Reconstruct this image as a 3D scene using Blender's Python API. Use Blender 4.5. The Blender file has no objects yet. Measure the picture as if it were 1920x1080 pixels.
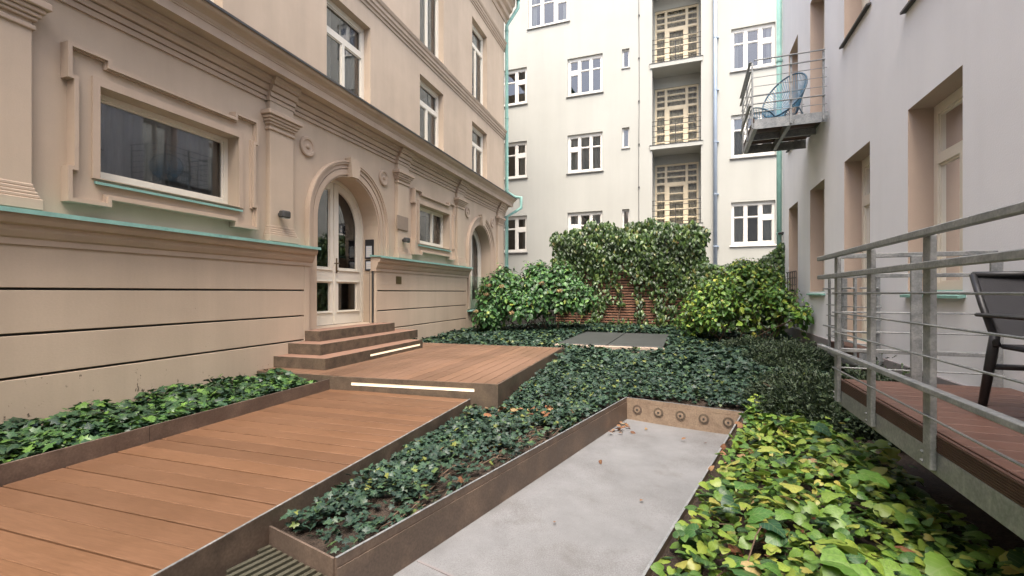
import bpy, math, random
import numpy as np
from mathutils import Vector, Matrix
from mathutils.geometry import delaunay_2d_cdt

random.seed(7)
rng = np.random.default_rng(7)
scene = bpy.context.scene
COL = scene.collection
R = math.radians

# ------------------------------------------------------------------ camera
cam_d = bpy.data.cameras.new('camera')
cam = bpy.data.objects.new('camera', cam_d)
COL.objects.link(cam)
cam_d.sensor_width = 36.0
cam_d.lens = 36.0 * 870.0 / 1920.0
cam_d.shift_y = 8.0 / 1920.0
cam_d.clip_start = 0.05
cam_d.clip_end = 2000
cam.location = (0, 0, 1.26)
cam.rotation_euler = (R(90), 0, math.atan2(280, 870))
scene.camera = cam

# ------------------------------------------------------------------ light
SUN_EL, SUN_AZ = R(64), R(170)          # azimuth clockwise from +Y
world = bpy.data.worlds.new('World')
scene.world = world
world.use_nodes = True
wn = world.node_tree
sky = wn.nodes.new('ShaderNodeTexSky')
sky.sky_type = 'NISHITA'
sky.sun_disc = False
sky.sun_elevation = SUN_EL
sky.sun_rotation = SUN_AZ
sky.air_density = 1.0
sky.dust_density = 6.0
sky.ozone_density = 1.0
bg = wn.nodes['Background']
bg.inputs['Strength'].default_value = 0.15
wn.links.new(sky.outputs['Color'], bg.inputs['Color'])
sun_d = bpy.data.lights.new('sun', 'SUN')
sun_d.energy = 1.35
sun_d.angle = R(36)
sun_d.color = (1.0, 0.95, 0.88)
sun = bpy.data.objects.new('sun', sun_d)
COL.objects.link(sun)
sd = Vector((math.sin(SUN_AZ) * math.cos(SUN_EL), math.cos(SUN_AZ) * math.cos(SUN_EL), math.sin(SUN_EL)))
sun.rotation_euler = sd.to_track_quat('Z', 'Y').to_euler()
sun.location = (0, 0, 30)
vs = scene.view_settings
vs.view_transform = 'Standard'
vs.look = 'None'
vs.gamma = 1.0
vs.exposure = 1.75
scene.render.engine = 'CYCLES'
scene.render.filter_size = 1.05
scene.cycles.max_bounces = 8
scene.cycles.diffuse_bounces = 2
scene.cycles.transparent_max_bounces = 16
try:
    scene.cycles.use_denoising = True
except Exception:
    pass

# ------------------------------------------------------------------ materials
def nodes(name):
    m = bpy.data.materials.new(name)
    m.use_nodes = True
    nt = m.node_tree
    return m, nt, nt.nodes['Principled BSDF']

def N(nt, t, **kw):
    n = nt.nodes.new(t)
    for k, v in kw.items():
        setattr(n, k, v)
    return n

def ramp(nt, stops):
    r = nt.nodes.new('ShaderNodeValToRGB')
    e = r.color_ramp.elements
    while len(e) < len(stops):
        e.new(0.5)
    for i, (p, c) in enumerate(stops):
        e[i].position = p
        e[i].color = (c[0], c[1], c[2], 1)
    return r

def mixc(nt, blend, fac, a, b):
    n = nt.nodes.new('ShaderNodeMix')
    n.data_type = 'RGBA'
    n.blend_type = blend
    for sock, v in ((n.inputs[0], fac), (n.inputs[6], a), (n.inputs[7], b)):
        if hasattr(v, 'is_linked'):
            nt.links.new(v, sock)
        elif isinstance(v, (int, float)):
            sock.default_value = v
        else:
            sock.default_value = (v[0], v[1], v[2], 1)
    return n.outputs[2]

def mat_plain(name, col, rough=0.6, var=0.12, scale=3.0, fine=60.0, bump=0.15, metal=0.0, spec=0.5, stretch=None, dirt=None, bdist=0.004, streak=0):
    """base colour with broad patches and fine grain, plus a fine bump"""
    m, nt, p = nodes(name)
    L = nt.links.new
    tc = N(nt, 'ShaderNodeTexCoord')
    mp = N(nt, 'ShaderNodeMapping')
    L(tc.outputs['Object'], mp.inputs[0])
    if stretch:
        mp.inputs['Scale'].default_value = stretch
    n1 = N(nt, 'ShaderNodeTexNoise'); n1.inputs['Scale'].default_value = scale; n1.inputs['Detail'].default_value = 6
    n1.inputs['Roughness'].default_value = 0.65
    n2 = N(nt, 'ShaderNodeTexNoise'); n2.inputs['Scale'].default_value = fine; n2.inputs['Detail'].default_value = 4
    L(mp.outputs[0], n1.inputs[0]); L(mp.outputs[0], n2.inputs[0])
    lo = [c * (1 - var) for c in col]; hi = [min(1, c * (1 + var)) for c in col]
    r1 = ramp(nt, [(0.3, lo), (0.7, hi)])
    L(n1.outputs[0], r1.inputs[0])
    r2 = ramp(nt, [(0.3, (1 - var * .7,) * 3), (0.7, (1, 1, 1))])
    L(n2.outputs[0], r2.inputs[0])
    c = mixc(nt, 'MULTIPLY', 1.0, r1.outputs[0], r2.outputs[0])
    if dirt:
        n3 = N(nt, 'ShaderNodeTexNoise'); n3.inputs['Scale'].default_value = dirt[1]; n3.inputs['Detail'].default_value = 8
        n3.inputs['Roughness'].default_value = 0.7
        L(tc.outputs['Object'], n3.inputs[0])
        r3 = ramp(nt, [(dirt[2], (0, 0, 0)), (dirt[3], (1, 1, 1))])
        L(n3.outputs[0], r3.inputs[0])
        c = mixc(nt, 'MIX', r3.outputs[0], c, dirt[0])
    if streak:
        ms = N(nt, 'ShaderNodeMapping'); ms.inputs['Scale'].default_value = (2.3, 2.3, .2)
        L(tc.outputs['Object'], ms.inputs[0])
        n4 = N(nt, 'ShaderNodeTexNoise'); n4.inputs['Scale'].default_value = 1.0; n4.inputs['Detail'].default_value = 7; n4.inputs['Roughness'].default_value = .6
        L(ms.outputs[0], n4.inputs[0])
        n5 = N(nt, 'ShaderNodeTexNoise'); n5.inputs['Scale'].default_value = .55; n5.inputs['Detail'].default_value = 4
        L(tc.outputs['Object'], n5.inputs[0])
        r4 = ramp(nt, [(.35, (1 - streak,) * 3), (.6, (1, 1, 1))]); L(n4.outputs[0], r4.inputs[0])
        r5 = ramp(nt, [(.3, (1 - streak * .8, 1 - streak * .9, 1 - streak)), (.65, (1.02, 1.02, 1.02))]); L(n5.outputs[0], r5.inputs[0])
        c = mixc(nt, 'MULTIPLY', 1.0, c, r4.outputs[0]); c = mixc(nt, 'MULTIPLY', 1.0, c, r5.outputs[0])
    L(c, p.inputs['Base Color'])
    p.inputs['Roughness'].default_value = rough
    p.inputs['Metallic'].default_value = metal
    p.inputs['Specular IOR Level'].default_value = spec
    if bump:
        b = N(nt, 'ShaderNodeBump'); b.inputs['Strength'].default_value = bump; b.inputs['Distance'].default_value = bdist
        L(n2.outputs[0], b.inputs['Height']); L(b.outputs[0], p.inputs['Normal'])
    return m

def mat_leaf(name, stops, rough=0.4, trans=0.25, per_object=False, spec=0.4, vein=.25):
    m, nt, p = nodes(name)
    L = nt.links.new
    if per_object:
        oi = N(nt, 'ShaderNodeObjectInfo'); src = oi.outputs['Random']
    else:
        g = N(nt, 'ShaderNodeNewGeometry'); src = g.outputs['Random Per Island']
    r = ramp(nt, stops)
    L(src, r.inputs[0])
    tc = N(nt, 'ShaderNodeTexCoord')
    nz = N(nt, 'ShaderNodeTexNoise'); nz.inputs['Scale'].default_value = 2.2 if not per_object else 14.0
    nz.inputs['Detail'].default_value = 3
    L(tc.outputs['Object'], nz.inputs[0])
    rr = ramp(nt, [(0.3, (0.7,) * 3), (0.72, (1.2, 1.2, 1.08))])
    L(nz.outputs[0], rr.inputs[0])
    c = mixc(nt, 'MULTIPLY', 1.0, r.outputs[0], rr.outputs[0])
    if vein:
        uv = N(nt, 'ShaderNodeUVMap'); sx = N(nt, 'ShaderNodeSeparateXYZ'); L(uv.outputs[0], sx.inputs[0])
        ab = N(nt, 'ShaderNodeMath', operation='ABSOLUTE'); L(sx.outputs[0], ab.inputs[0])
        m1 = N(nt, 'ShaderNodeMath', operation='LESS_THAN'); L(ab.outputs[0], m1.inputs[0]); m1.inputs[1].default_value = .022
        q = N(nt, 'ShaderNodeMath', operation='MULTIPLY_ADD'); L(ab.outputs[0], q.inputs[0]); q.inputs[1].default_value = -.75; L(sx.outputs[1], q.inputs[2])
        q2 = N(nt, 'ShaderNodeMath', operation='MULTIPLY'); L(q.outputs[0], q2.inputs[0]); q2.inputs[1].default_value = 30.0
        q3 = N(nt, 'ShaderNodeMath', operation='SINE'); L(q2.outputs[0], q3.inputs[0])
        m2 = N(nt, 'ShaderNodeMath', operation='GREATER_THAN'); L(q3.outputs[0], m2.inputs[0]); m2.inputs[1].default_value = .93
        mxx = N(nt, 'ShaderNodeMath', operation='MAXIMUM'); L(m1.outputs[0], mxx.inputs[0]); L(m2.outputs[0], mxx.inputs[1])
        vm = N(nt, 'ShaderNodeMath', operation='MULTIPLY'); L(mxx.outputs[0], vm.inputs[0]); vm.inputs[1].default_value = vein
        c = mixc(nt, 'MIX', vm.outputs[0], c, (.30, .36, .14))
    L(c, p.inputs['Base Color'])
    p.inputs['Roughness'].default_value = rough
    p.inputs['Specular IOR Level'].default_value = spec
    t = N(nt, 'ShaderNodeBsdfTranslucent')
    L(c, t.inputs['Color'])
    mx = N(nt, 'ShaderNodeMixShader'); mx.inputs[0].default_value = trans
    L(p.outputs[0], mx.inputs[1]); L(t.outputs[0], mx.inputs[2])
    L(mx.outputs[0], nt.nodes['Material Output'].inputs['Surface'])
    return m

def mat_glass(name, tint=(0.85, 0.9, 0.88), ior=2.1):
    m, nt, p = nodes(name)
    L = nt.links.new
    nt.nodes.remove(p)
    tr = N(nt, 'ShaderNodeBsdfTransparent'); tr.inputs[0].default_value = (*tint, 1)
    gl = N(nt, 'ShaderNodeBsdfGlossy'); gl.inputs['Roughness'].default_value = 0.015
    gl.inputs[0].default_value = (0.95, 0.97, 1, 1)
    fr = N(nt, 'ShaderNodeFresnel'); fr.inputs[0].default_value = ior
    tc = N(nt, 'ShaderNodeTexCoord')
    nz = N(nt, 'ShaderNodeTexNoise'); nz.inputs['Scale'].default_value = 1.3
    L(tc.outputs['Object'], nz.inputs[0])
    b = N(nt, 'ShaderNodeBump'); b.inputs['Strength'].default_value = 0.06; b.inputs['Distance'].default_value = 0.02
    L(nz.outputs[0], b.inputs['Height'])
    L(b.outputs[0], gl.inputs['Normal'])
    mx = N(nt, 'ShaderNodeMixShader')
    L(fr.outputs[0], mx.inputs[0]); L(tr.outputs[0], mx.inputs[1]); L(gl.outputs[0], mx.inputs[2])
    L(mx.outputs[0], nt.nodes['Material Output'].inputs['Surface'])
    return m

def mat_emit(name, col, s):
    m, nt, p = nodes(name)
    p.inputs['Base Color'].default_value = (0.8, 0.8, 0.75, 1)
    p.inputs['Emission Color'].default_value = (*col, 1)
    p.inputs['Emission Strength'].default_value = s
    return m

def mat_wood(name, cols, grain=(1, 1, 1), rough=0.5):
    """planks: each board its own tone, long grain, fine scratches and pale specks"""
    m, nt, p = nodes(name)
    L = nt.links.new
    tc = N(nt, 'ShaderNodeTexCoord'); oi = N(nt, 'ShaderNodeObjectInfo')
    mp = N(nt, 'ShaderNodeMapping'); mp.inputs['Scale'].default_value = grain
    L(tc.outputs['Object'], mp.inputs[0])
    cx = N(nt, 'ShaderNodeCombineXYZ'); 
    mul = N(nt, 'ShaderNodeMath', operation='MULTIPLY'); mul.inputs[1].default_value = 40.0
    L(oi.outputs['Random'], mul.inputs[0]); L(mul.outputs[0], cx.inputs[2]); L(mul.outputs[0], cx.inputs[0])
    L(cx.outputs[0], mp.inputs['Location'])
    n1 = N(nt, 'ShaderNodeTexNoise'); n1.inputs['Scale'].default_value = 6; n1.inputs['Detail'].default_value = 8; n1.inputs['Roughness'].default_value = .7
    L(mp.outputs[0], n1.inputs[0])
    r1 = ramp(nt, [(0.25, cols[0]), (0.5, cols[1]), (0.78, cols[2])])
    L(n1.outputs[0], r1.inputs[0])
    rr = ramp(nt, [(0, (.86, .85, .84)), (.5, (1, 1, 1)), (1, (1.12, 1.1, 1.06))])
    L(oi.outputs['Random'], rr.inputs[0])
    c = mixc(nt, 'MULTIPLY', 1.0, r1.outputs[0], rr.outputs[0])
    n2 = N(nt, 'ShaderNodeTexNoise'); n2.inputs['Scale'].default_value = 1.1; n2.inputs['Detail'].default_value = 5
    L(tc.outputs['Object'], n2.inputs[0])
    r2 = ramp(nt, [(.35, (.85, .85, .85)), (.65, (1.08, 1.08, 1.1))])
    L(n2.outputs[0], r2.inputs[0])
    c = mixc(nt, 'MULTIPLY', 1.0, c, r2.outputs[0])
    L(c, p.inputs['Base Color'])
    rg = ramp(nt, [(.3, (rough - .1,) * 3), (.7, (rough + .12,) * 3)])
    L(n2.outputs[0], rg.inputs[0]); L(rg.outputs[0], p.inputs['Roughness'])
    b = N(nt, 'ShaderNodeBump'); b.inputs['Strength'].default_value = 0.25; b.inputs['Distance'].default_value = 0.002
    L(n1.outputs[0], b.inputs['Height']); L(b.outputs[0], p.inputs['Normal'])
    return m

def mat_steel(name, base, rust, rough=0.45, metal=0.7, lo=.45, hi=.7, scale=4.0):
    m, nt, p = nodes(name)
    L = nt.links.new
    tc = N(nt, 'ShaderNodeTexCoord')
    n1 = N(nt, 'ShaderNodeTexNoise'); n1.inputs['Scale'].default_value = scale; n1.inputs['Detail'].default_value = 8; n1.inputs['Roughness'].default_value = .65
    n2 = N(nt, 'ShaderNodeTexNoise'); n2.inputs['Scale'].default_value = 70; n2.inputs['Detail'].default_value = 3
    L(tc.outputs['Object'], n1.inputs[0]); L(tc.outputs['Object'], n2.inputs[0])
    r = ramp(nt, [(lo, base), (hi, rust)])
    L(n1.outputs[0], r.inputs[0])
    r2 = ramp(nt, [(.3, (.8, .8, .8)), (.7, (1.1, 1.1, 1.1))])
    L(n2.outputs[0], r2.inputs[0])
    L(mixc(nt, 'MULTIPLY', 1, r.outputs[0], r2.outputs[0]), p.inputs['Base Color'])
    rg = ramp(nt, [(.35, (rough,) * 3), (.7, (rough + .25,) * 3)])
    L(n1.outputs[0], rg.inputs[0]); L(rg.outputs[0], p.inputs['Roughness'])
    p.inputs['Metallic'].default_value = metal
    b = N(nt, 'ShaderNodeBump'); b.inputs['Strength'].default_value = .12; b.inputs['Distance'].default_value = .002
    L(n2.outputs[0], b.inputs['Height']); L(b.outputs[0], p.inputs['Normal'])
    return m

M = {}
M['stucco'] = mat_plain('beige_stucco', (.545, .432, .32), .85, .05, 1.1, 90, .3, streak=.09)
M['plinth'] = mat_plain('plinth_stucco', (.545, .432, .32), .8, .06, .9, 70, .25, stretch=(1, .6, 1), streak=.10)
def rootlets(m):
    nt = m.node_tree; L = nt.links.new; p = nt.nodes['Principled BSDF']
    src = p.inputs['Base Color'].links[0].from_socket
    tc = N(nt, 'ShaderNodeTexCoord')
    mp = N(nt, 'ShaderNodeMapping'); mp.inputs['Scale'].default_value = (1, 1, .45)
    L(tc.outputs['Object'], mp.inputs[0])
    a = N(nt, 'ShaderNodeTexNoise'); a.inputs['Scale'].default_value = 26; a.inputs['Detail'].default_value = 5; a.inputs['Roughness'].default_value = .7
    L(mp.outputs[0], a.inputs[0])
    b = N(nt, 'ShaderNodeTexNoise'); b.inputs['Scale'].default_value = 3.2
    L(tc.outputs['Object'], b.inputs[0])
    sx = N(nt, 'ShaderNodeSeparateXYZ'); L(tc.outputs['Object'], sx.inputs[0])
    mr = N(nt, 'ShaderNodeMapRange'); mr.inputs[1].default_value = .1; mr.inputs[2].default_value = 1.0; mr.inputs[3].default_value = .03; mr.inputs[4].default_value = -.12
    L(sx.outputs[2], mr.inputs[0])
    ad = N(nt, 'ShaderNodeMath', operation='ADD'); L(a.outputs[0], ad.inputs[0]); L(mr.outputs[0], ad.inputs[1])
    mu = N(nt, 'ShaderNodeMath', operation='MULTIPLY_ADD'); L(b.outputs[0], mu.inputs[0]); mu.inputs[1].default_value = .28; L(ad.outputs[0], mu.inputs[2])
    r = ramp(nt, [(.79, (0, 0, 0)), (.83, (1, 1, 1))]); L(mu.outputs[0], r.inputs[0])
    L(mixc(nt, 'MIX', r.outputs[0], src, (.09, .065, .045)), p.inputs['Base Color'])
rootlets(M['plinth'])
M['moulding'] = mat_plain('moulding_stucco', (.51, .395, .295), .8, .05, 1.6, 80, .15, streak=.10)
M['back_wall'] = mat_plain('pale_render', (.395, .395, .355), .9, .03, .5, 60, .25, streak=.045)
M['right_wall'] = mat_plain('grey_render', (.84, .84, .85), .88, .03, .7, 80, .35, streak=.04)
M['reveal'] = mat_plain('tan_reveal', (.50, .39, .31), .85, .05, 1.5, 80, .2)
M['base_strip'] = mat_plain('base_slate', (.22, .2, .2), .7, .15, 3, 40, .2)
M['cream'] = mat_plain('cream_paint', (.78, .72, .60), .4, .03, 3, 40, .05)
M['white'] = mat_plain('white_paint', (.66, .64, .58), .4, .03, 3, 40, .05)
M['ochre'] = mat_plain('ochre_paint', (.72, .61, .42), .5, .06, 3, 40, .05)
M['glass'] = mat_glass('window_glass')
M['dim_glass'] = mat_glass('shaded_glass', (.8, .84, .8), 1.25)
M['green_glass'] = mat_glass('green_glass', (.72, .88, .78), 1.3)
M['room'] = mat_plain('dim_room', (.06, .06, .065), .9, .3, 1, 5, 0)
M['curtain'] = mat_plain('net_curtain', (.62, .61, .58), .9, .12, 3, 60, .1, stretch=(1, 1, .1))
M['grey_curtain'] = mat_plain('grey_curtain', (.33, .33, .34), .9, .18, 4, 60, .1, stretch=(1, 1, .1))
M['blind'] = mat_plain('tan_blind_and_reflection', (.52, .43, .34), .8, .25, 5, 40, .1)
M['teal'] = mat_plain('teal_copper', (.23, .43, .37), .5, .16, 4, 40, .1, spec=.5, dirt=((.1, .27, .23), 14, .6, .75))
M['grey_pipe'] = mat_plain('grey_zinc', (.30, .36, .43), .45, .08, 2, 40, .05, metal=.2)
M['dark'] = mat_plain('dark_metal', (.05, .048, .045), .5, .2, 5, 40, .05)
M['galv'] = mat_steel('galvanised_steel', (.22, .235, .24), (.36, .37, .365), .42, .5, .35, .65, 16)
M['corten'] = mat_steel('brown_steel', (.16, .12, .095), (.26, .19, .145), .42, .5)
M['corten_pale'] = mat_steel('pale_brown_steel', (.36, .27, .19), (.24, .17, .12), .5, .3, .4, .72, 6)
M['step_steel'] = mat_steel('step_steel', (.20, .155, .112), (.095, .075, .058), .45, .45, .35, .68, 5)
M['grate'] = mat_steel('grating_steel', (.13, .125, .09), (.075, .07, .05), .5, .6, .4, .7, 12)
M['deck'] = mat_wood('deck_composite', [(.10, .05, .025), (.135, .068, .034), (.175, .092, .05)], (1.2, 18, 6))
M['platform'] = mat_wood('platform_composite', [(.125, .07, .042), (.16, .091, .055), (.20, .116, .073)], (18, 1.2, 6))
M['terrace'] = mat_wood('terrace_composite', [(.06, .03, .022), (.095, .046, .032), (.125, .062, .044)], (18, 1.2, 6))
M['tread'] = mat_plain('step_tread', (.25, .145, .10), .6, .12, 3, 60, .15)
M['trellis'] = mat_wood('trellis_slat', [(.12, .058, .034), (.20, .098, .058), (.30, .16, .10)], (1.2, 8, 20), .65)
M['concrete'] = mat_plain('trough_concrete', (.205, .207, .21), .55, .22, 1.6, 150, .35, dirt=((.10, .09, .08), 2.3, .54, .86))
def speckle(m, col):
    nt = m.node_tree; L = nt.links.new; p = nt.nodes['Principled BSDF']
    src = p.inputs['Base Color'].links[0].from_socket
    tc = N(nt, 'ShaderNodeTexCoord')
    a = N(nt, 'ShaderNodeTexNoise'); a.inputs['Scale'].default_value = 1.3; a.inputs['Detail'].default_value = 5
    b = N(nt, 'ShaderNodeTexNoise'); b.inputs['Scale'].default_value = 130; b.inputs['Detail'].default_value = 4; b.inputs['Roughness'].default_value = .8
    L(tc.outputs['Object'], a.inputs[0]); L(tc.outputs['Object'], b.inputs[0])
    q = N(nt, 'ShaderNodeMath', operation='MULTIPLY_ADD'); L(a.outputs[0], q.inputs[0]); q.inputs[1].default_value = .7; L(b.outputs[0], q.inputs[2])
    r = ramp(nt, [(.84, (0, 0, 0)), (1.0, (.55, .55, .55))]); L(q.outputs[0], r.inputs[0])
    L(mixc(nt, 'MIX', r.outputs[0], src, col), p.inputs['Base Color'])
speckle(M['concrete'], (.07, .065, .06))
M['slab'] = mat_plain('dark_slab', (.05, .055, .053), .5, .25, 3, 50, .2)
M['slab_edge'] = mat_plain('slab_edge', (.42, .33, .26), .8, .1, 3, 50, .2)
M['soil'] = mat_plain('garden_soil', (.045, .03, .02), .95, .5, 8, 60, .8, bdist=.03)
M['ground'] = mat_plain('yard_ground', (.16, .15, .14), .9, .2, .3, 20, .3)
M['led'] = mat_emit('lit_strip', (1.0, .76, .45), .36)
M['bark'] = mat_plain('twig_bark', (.13, .085, .055), .85, .3, 8, 60, .4)
M['black'] = mat_plain('black_plastic', (.02, .02, .022), .45, .2, 6, 90, .1)
M['mesh_fabric'] = mat_plain('black_sling', (.022, .022, .026), .7, .15, 3, 400, .4)
M['blue_cord'] = mat_plain('blue_cord', (.10, .30, .46), .45, .15, 3, 50, 0)
M['navy'] = mat_plain('navy_tube', (.03, .085, .13), .4, .15, 3, 50, 0)
M['screen'] = mat_plain('intercom_buttons', (.55, .58, .6), .3, .05, 3, 40, 0)
M['brown_panel'] = mat_plain('brown_panel', (.26, .2, .15), .6, .06, 3, 50, .05)
M['bronze'] = mat_plain('bronze', (.17, .12, .06), .4, .2, 4, 50, .1, metal=.7)
M['rust_rib'] = mat_plain('ribbed_board', (.075, .037, .025), .6, .15, 4, 50, .1)

GD, GM, GL_, YL = (.012, .034, .02), (.03, .075, .03), (.085, .17, .035), (.32, .32, .05)
M['ivy'] = mat_leaf('ivy_leaf', [(0, (0.013, 0.031, 0.027)), (.5, (0.024, 0.054, 0.043)), (.85, (0.038, 0.079, 0.050)), (.96, (0.072, 0.126, 0.045)), (1, (0.180, 0.189, 0.045))], .42, .08, spec=.32, vein=.16)
M['ivy_left'] = mat_leaf('ivy_leaf_fresh', [(0, (.012, .034, .024)), (.4, (.025, .066, .034)), (.75, (.05, .125, .035)), (1, (.13, .25, .045))], .4, .12, spec=.45, vein=.14)
M['vine'] = mat_leaf('vine_leaf', [(0, (.022, .065, .026)), (.25, (.07, .16, .032)), (.6, (.15, .26, .042)), (.88, (.27, .34, .055)), (1, (.36, .3, .08))], .42, .22)
M['vine_obj'] = mat_leaf('vine_leaf_single', [(0, (.02, .07, .035)), (.25, (.06, .16, .034)), (.6, (.14, .26, .042)), (.85, (.26, .36, .055)), (.95, (.36, .36, .09)), (1, (.4, .28, .14))], .4, .22, True)
M['hyd_l'] = mat_leaf('hydrangea_leaf', [(0, (0.019, 0.061, 0.030)), (.4, (0.041, 0.121, 0.041)), (.8, (0.074, 0.189, 0.054)), (.97, (0.135, 0.270, 0.061)), (1, (0.324, 0.378, 0.081))], .42, .2)
M['hyd_l_obj'] = mat_leaf('hydrangea_leaf_single', [(0, (0.024, 0.081, 0.043)), (.45, (0.047, 0.149, 0.047)), (.85, (0.088, 0.216, 0.061)), (.96, (0.189, 0.324, 0.068)), (1, (0.405, 0.459, 0.081))], .42, .2, True)
M['hyd_r'] = mat_leaf('yellowing_leaf', [(0, (0.038, 0.098, 0.030)), (.45, (0.090, 0.210, 0.042)), (.75, (0.180, 0.315, 0.051)), (.95, (0.360, 0.435, 0.068)), (1, (0.540, 0.495, 0.105))], .42, .25)
M['hyd_r_obj'] = mat_leaf('yellowing_leaf_single', [(0, (0.045, 0.128, 0.038)), (.4, (0.105, 0.255, 0.045)), (.75, (0.210, 0.375, 0.057)), (.93, (0.390, 0.495, 0.075)), (1, (0.630, 0.570, 0.120))], .42, .25, True)
M['creeper'] = mat_leaf('creeper_leaf', [(0, (0.011, 0.032, 0.013)), (.4, (0.029, 0.070, 0.021)), (.75, (0.056, 0.112, 0.027)), (.95, (0.112, 0.168, 0.040)), (1, (0.192, 0.160, 0.048))], .40, .15, spec=.45)
M['juniper'] = mat_leaf('juniper_needle', [(0, (.008, .018, .014)), (.6, (.018, .04, .026)), (1, (.045, .075, .035))], .6, .05)
M['dead'] = mat_leaf('fallen_leaf', [(0, (.12, .04, .022)), (.4, (.2, .08, .04)), (.75, (.27, .15, .085)), (1, (.33, .24, .12))], .7, .15)
M['bloom'] = mat_leaf('dried_bloom', [(0, (.2, .11, .06)), (.5, (.4, .27, .15)), (1, (.5, .4, .2))], .8, .1)

# ------------------------------------------------------------------ mesh building
class MB:
    def __init__(s):
        s.v = []; s.f = []
    def add(s, vs, fs):
        o = len(s.v)
        s.v.extend(vs)
        s.f.extend([tuple(i + o for i in f) for f in fs])
        return s
    def box(s, x0, x1, y0, y1, z0, z1, c=0.0):
        if x1 < x0: x0, x1 = x1, x0
        if y1 < y0: y0, y1 = y1, y0
        if z1 < z0: z0, z1 = z1, z0
        if c <= 0:
            vs = [(x0, y0, z0), (x1, y0, z0), (x1, y1, z0), (x0, y1, z0), (x0, y0, z1), (x1, y0, z1), (x1, y1, z1), (x0, y1, z1)]
            return s.add(vs, [(0, 3, 2, 1), (4, 5, 6, 7), (0, 1, 5, 4), (1, 2, 6, 5), (2, 3, 7, 6), (3, 0, 4, 7)])
        c = min(c, (x1 - x0) * .45, (y1 - y0) * .45, (z1 - z0) * .45)
        X, Y, Z = (x0, x1), (y0, y1), (z0, z1)
        vs = []; ix = {}
        for i in (0, 1):
            for j in (0, 1):
                for k in (0, 1):
                    sx, sy, sz = (1 - 2 * i) * c, (1 - 2 * j) * c, (1 - 2 * k) * c
                    for a, d in enumerate(((0, sy, sz), (sx, 0, sz), (sx, sy, 0))):
                        ix[i, j, k, a] = len(vs)
                        vs.append((X[i] + d[0], Y[j] + d[1], Z[k] + d[2]))
        fs = []
        g = ix
        for i in (0, 1):
            fs.append((g[i, 0, 0, 0], g[i, 1, 0, 0], g[i, 1, 1, 0], g[i, 0, 1, 0]))
            fs.append((g[0, i, 0, 1], g[1, i, 0, 1], g[1, i, 1, 1], g[0, i, 1, 1]))
            fs.append((g[0, 0, i, 2], g[1, 0, i, 2], g[1, 1, i, 2], g[0, 1, i, 2]))
            for j in (0, 1):
                fs.append((g[i, j, 0, 0], g[i, j, 1, 0], g[i, j, 1, 1], g[i, j, 0, 1]))
                fs.append((g[i, 0, j, 0], g[i, 1, j, 0], g[i, 1, j, 2], g[i, 0, j, 2]))
                fs.append((g[0, i, j, 1], g[1, i, j, 1], g[1, i, j, 2], g[0, i, j, 2]))
                for k in (0, 1):
                    fs.append((g[i, j, k, 0], g[i, j, k, 1], g[i, j, k, 2]))
        return s.add(vs, fs)
    def bar(s, p, q, w, h, up=(0, 0, 1)):
        p, q = Vector(p), Vector(q)
        d = (q - p).normalized(); up = Vector(up)
        if abs(d.dot(up)) > .99: up = Vector((0, 1, 0))
        a = d.cross(up).normalized(); b = a.cross(d).normalized()
        vs = []
        for e in (p, q):
            for i, j in ((-1, -1), (1, -1), (1, 1), (-1, 1)):
                vs.append(tuple(e + a * (i * w / 2) + b * (j * h / 2)))
        return s.add(vs, [(0, 1, 2, 3), (7, 6, 5, 4), (0, 4, 5, 1), (1, 5, 6, 2), (2, 6, 7, 3), (3, 7, 4, 0)])
    def tube(s, pts, r, n=8, cap=True, closed=False):
        pts = [Vector(p) for p in pts]
        rs = r if isinstance(r, (list, tuple)) else [r] * len(pts)
        vs = []; fs = []
        prev = None
        k = len(pts)
        for i, p in enumerate(pts):
            if closed:
                d = pts[(i + 1) % k] - pts[i - 1]
            else:
                d = (pts[min(i + 1, k - 1)] - pts[max(i - 1, 0)])
            d.normalize()
            if prev is None:
                a = d.orthogonal().normalized()
            else:
                a = (prev - d * prev.dot(d))
                a = a.normalized() if a.length > 1e-6 else d.orthogonal().normalized()
            prev = a
            b = d.cross(a)
            for j in range(n):
                t = 2 * math.pi * j / n
                vs.append(tuple(p + a * (math.cos(t) * rs[i]) + b * (math.sin(t) * rs[i])))
        for i in range(k if closed else k - 1):
            i2 = (i + 1) % k
            for j in range(n):
                fs.append((i * n + j, i * n + (j + 1) % n, i2 * n + (j + 1) % n, i2 * n + j))
        if cap and not closed:
            fs.append(tuple(range(n - 1, -1, -1))); fs.append(tuple((k - 1) * n + j for j in range(n)))
        return s.add(vs, fs)
    def profile(s, prof, fn, t0, t1, cap=True):
        """closed 2D profile swept straight from t0 to t1; fn(a, b, t) -> xyz"""
        n = len(prof)
        vs = [fn(a, b, t0) for a, b in prof] + [fn(a, b, t1) for a, b in prof]
        fs = [(i, (i + 1) % n, n + (i + 1) % n, n + i) for i in range(n)]
        if cap:
            fs += [tuple(range(n - 1, -1, -1)), tuple(range(n, 2 * n))]
        return s.add(vs, fs)
    def plate(s, outer, holes, fn, d0, d1=None, sides=True):
        """flat sheet with holes at depth d0 (front); with d1 also the edges back to d1"""
        loops = [outer] + holes
        vs2 = []; eds = []
        for lp in loops:
            o = len(vs2); n = len(lp)
            vs2 += [Vector(p) for p in lp]
            eds += [(o + i, o + (i + 1) % n) for i in range(n)]
        V, _, F, *_ = delaunay_2d_cdt(vs2, eds, [], 0, 1e-6)
        keep = []
        for f in F:
            cx = sum(V[i].x for i in f) / len(f); cy = sum(V[i].y for i in f) / len(f)
            if inside(cx, cy, outer) and not any(inside(cx, cy, h) for h in holes):
                keep.append(tuple(f))
        s.add([fn(v.x, v.y, d0) for v in V], keep)
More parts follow.
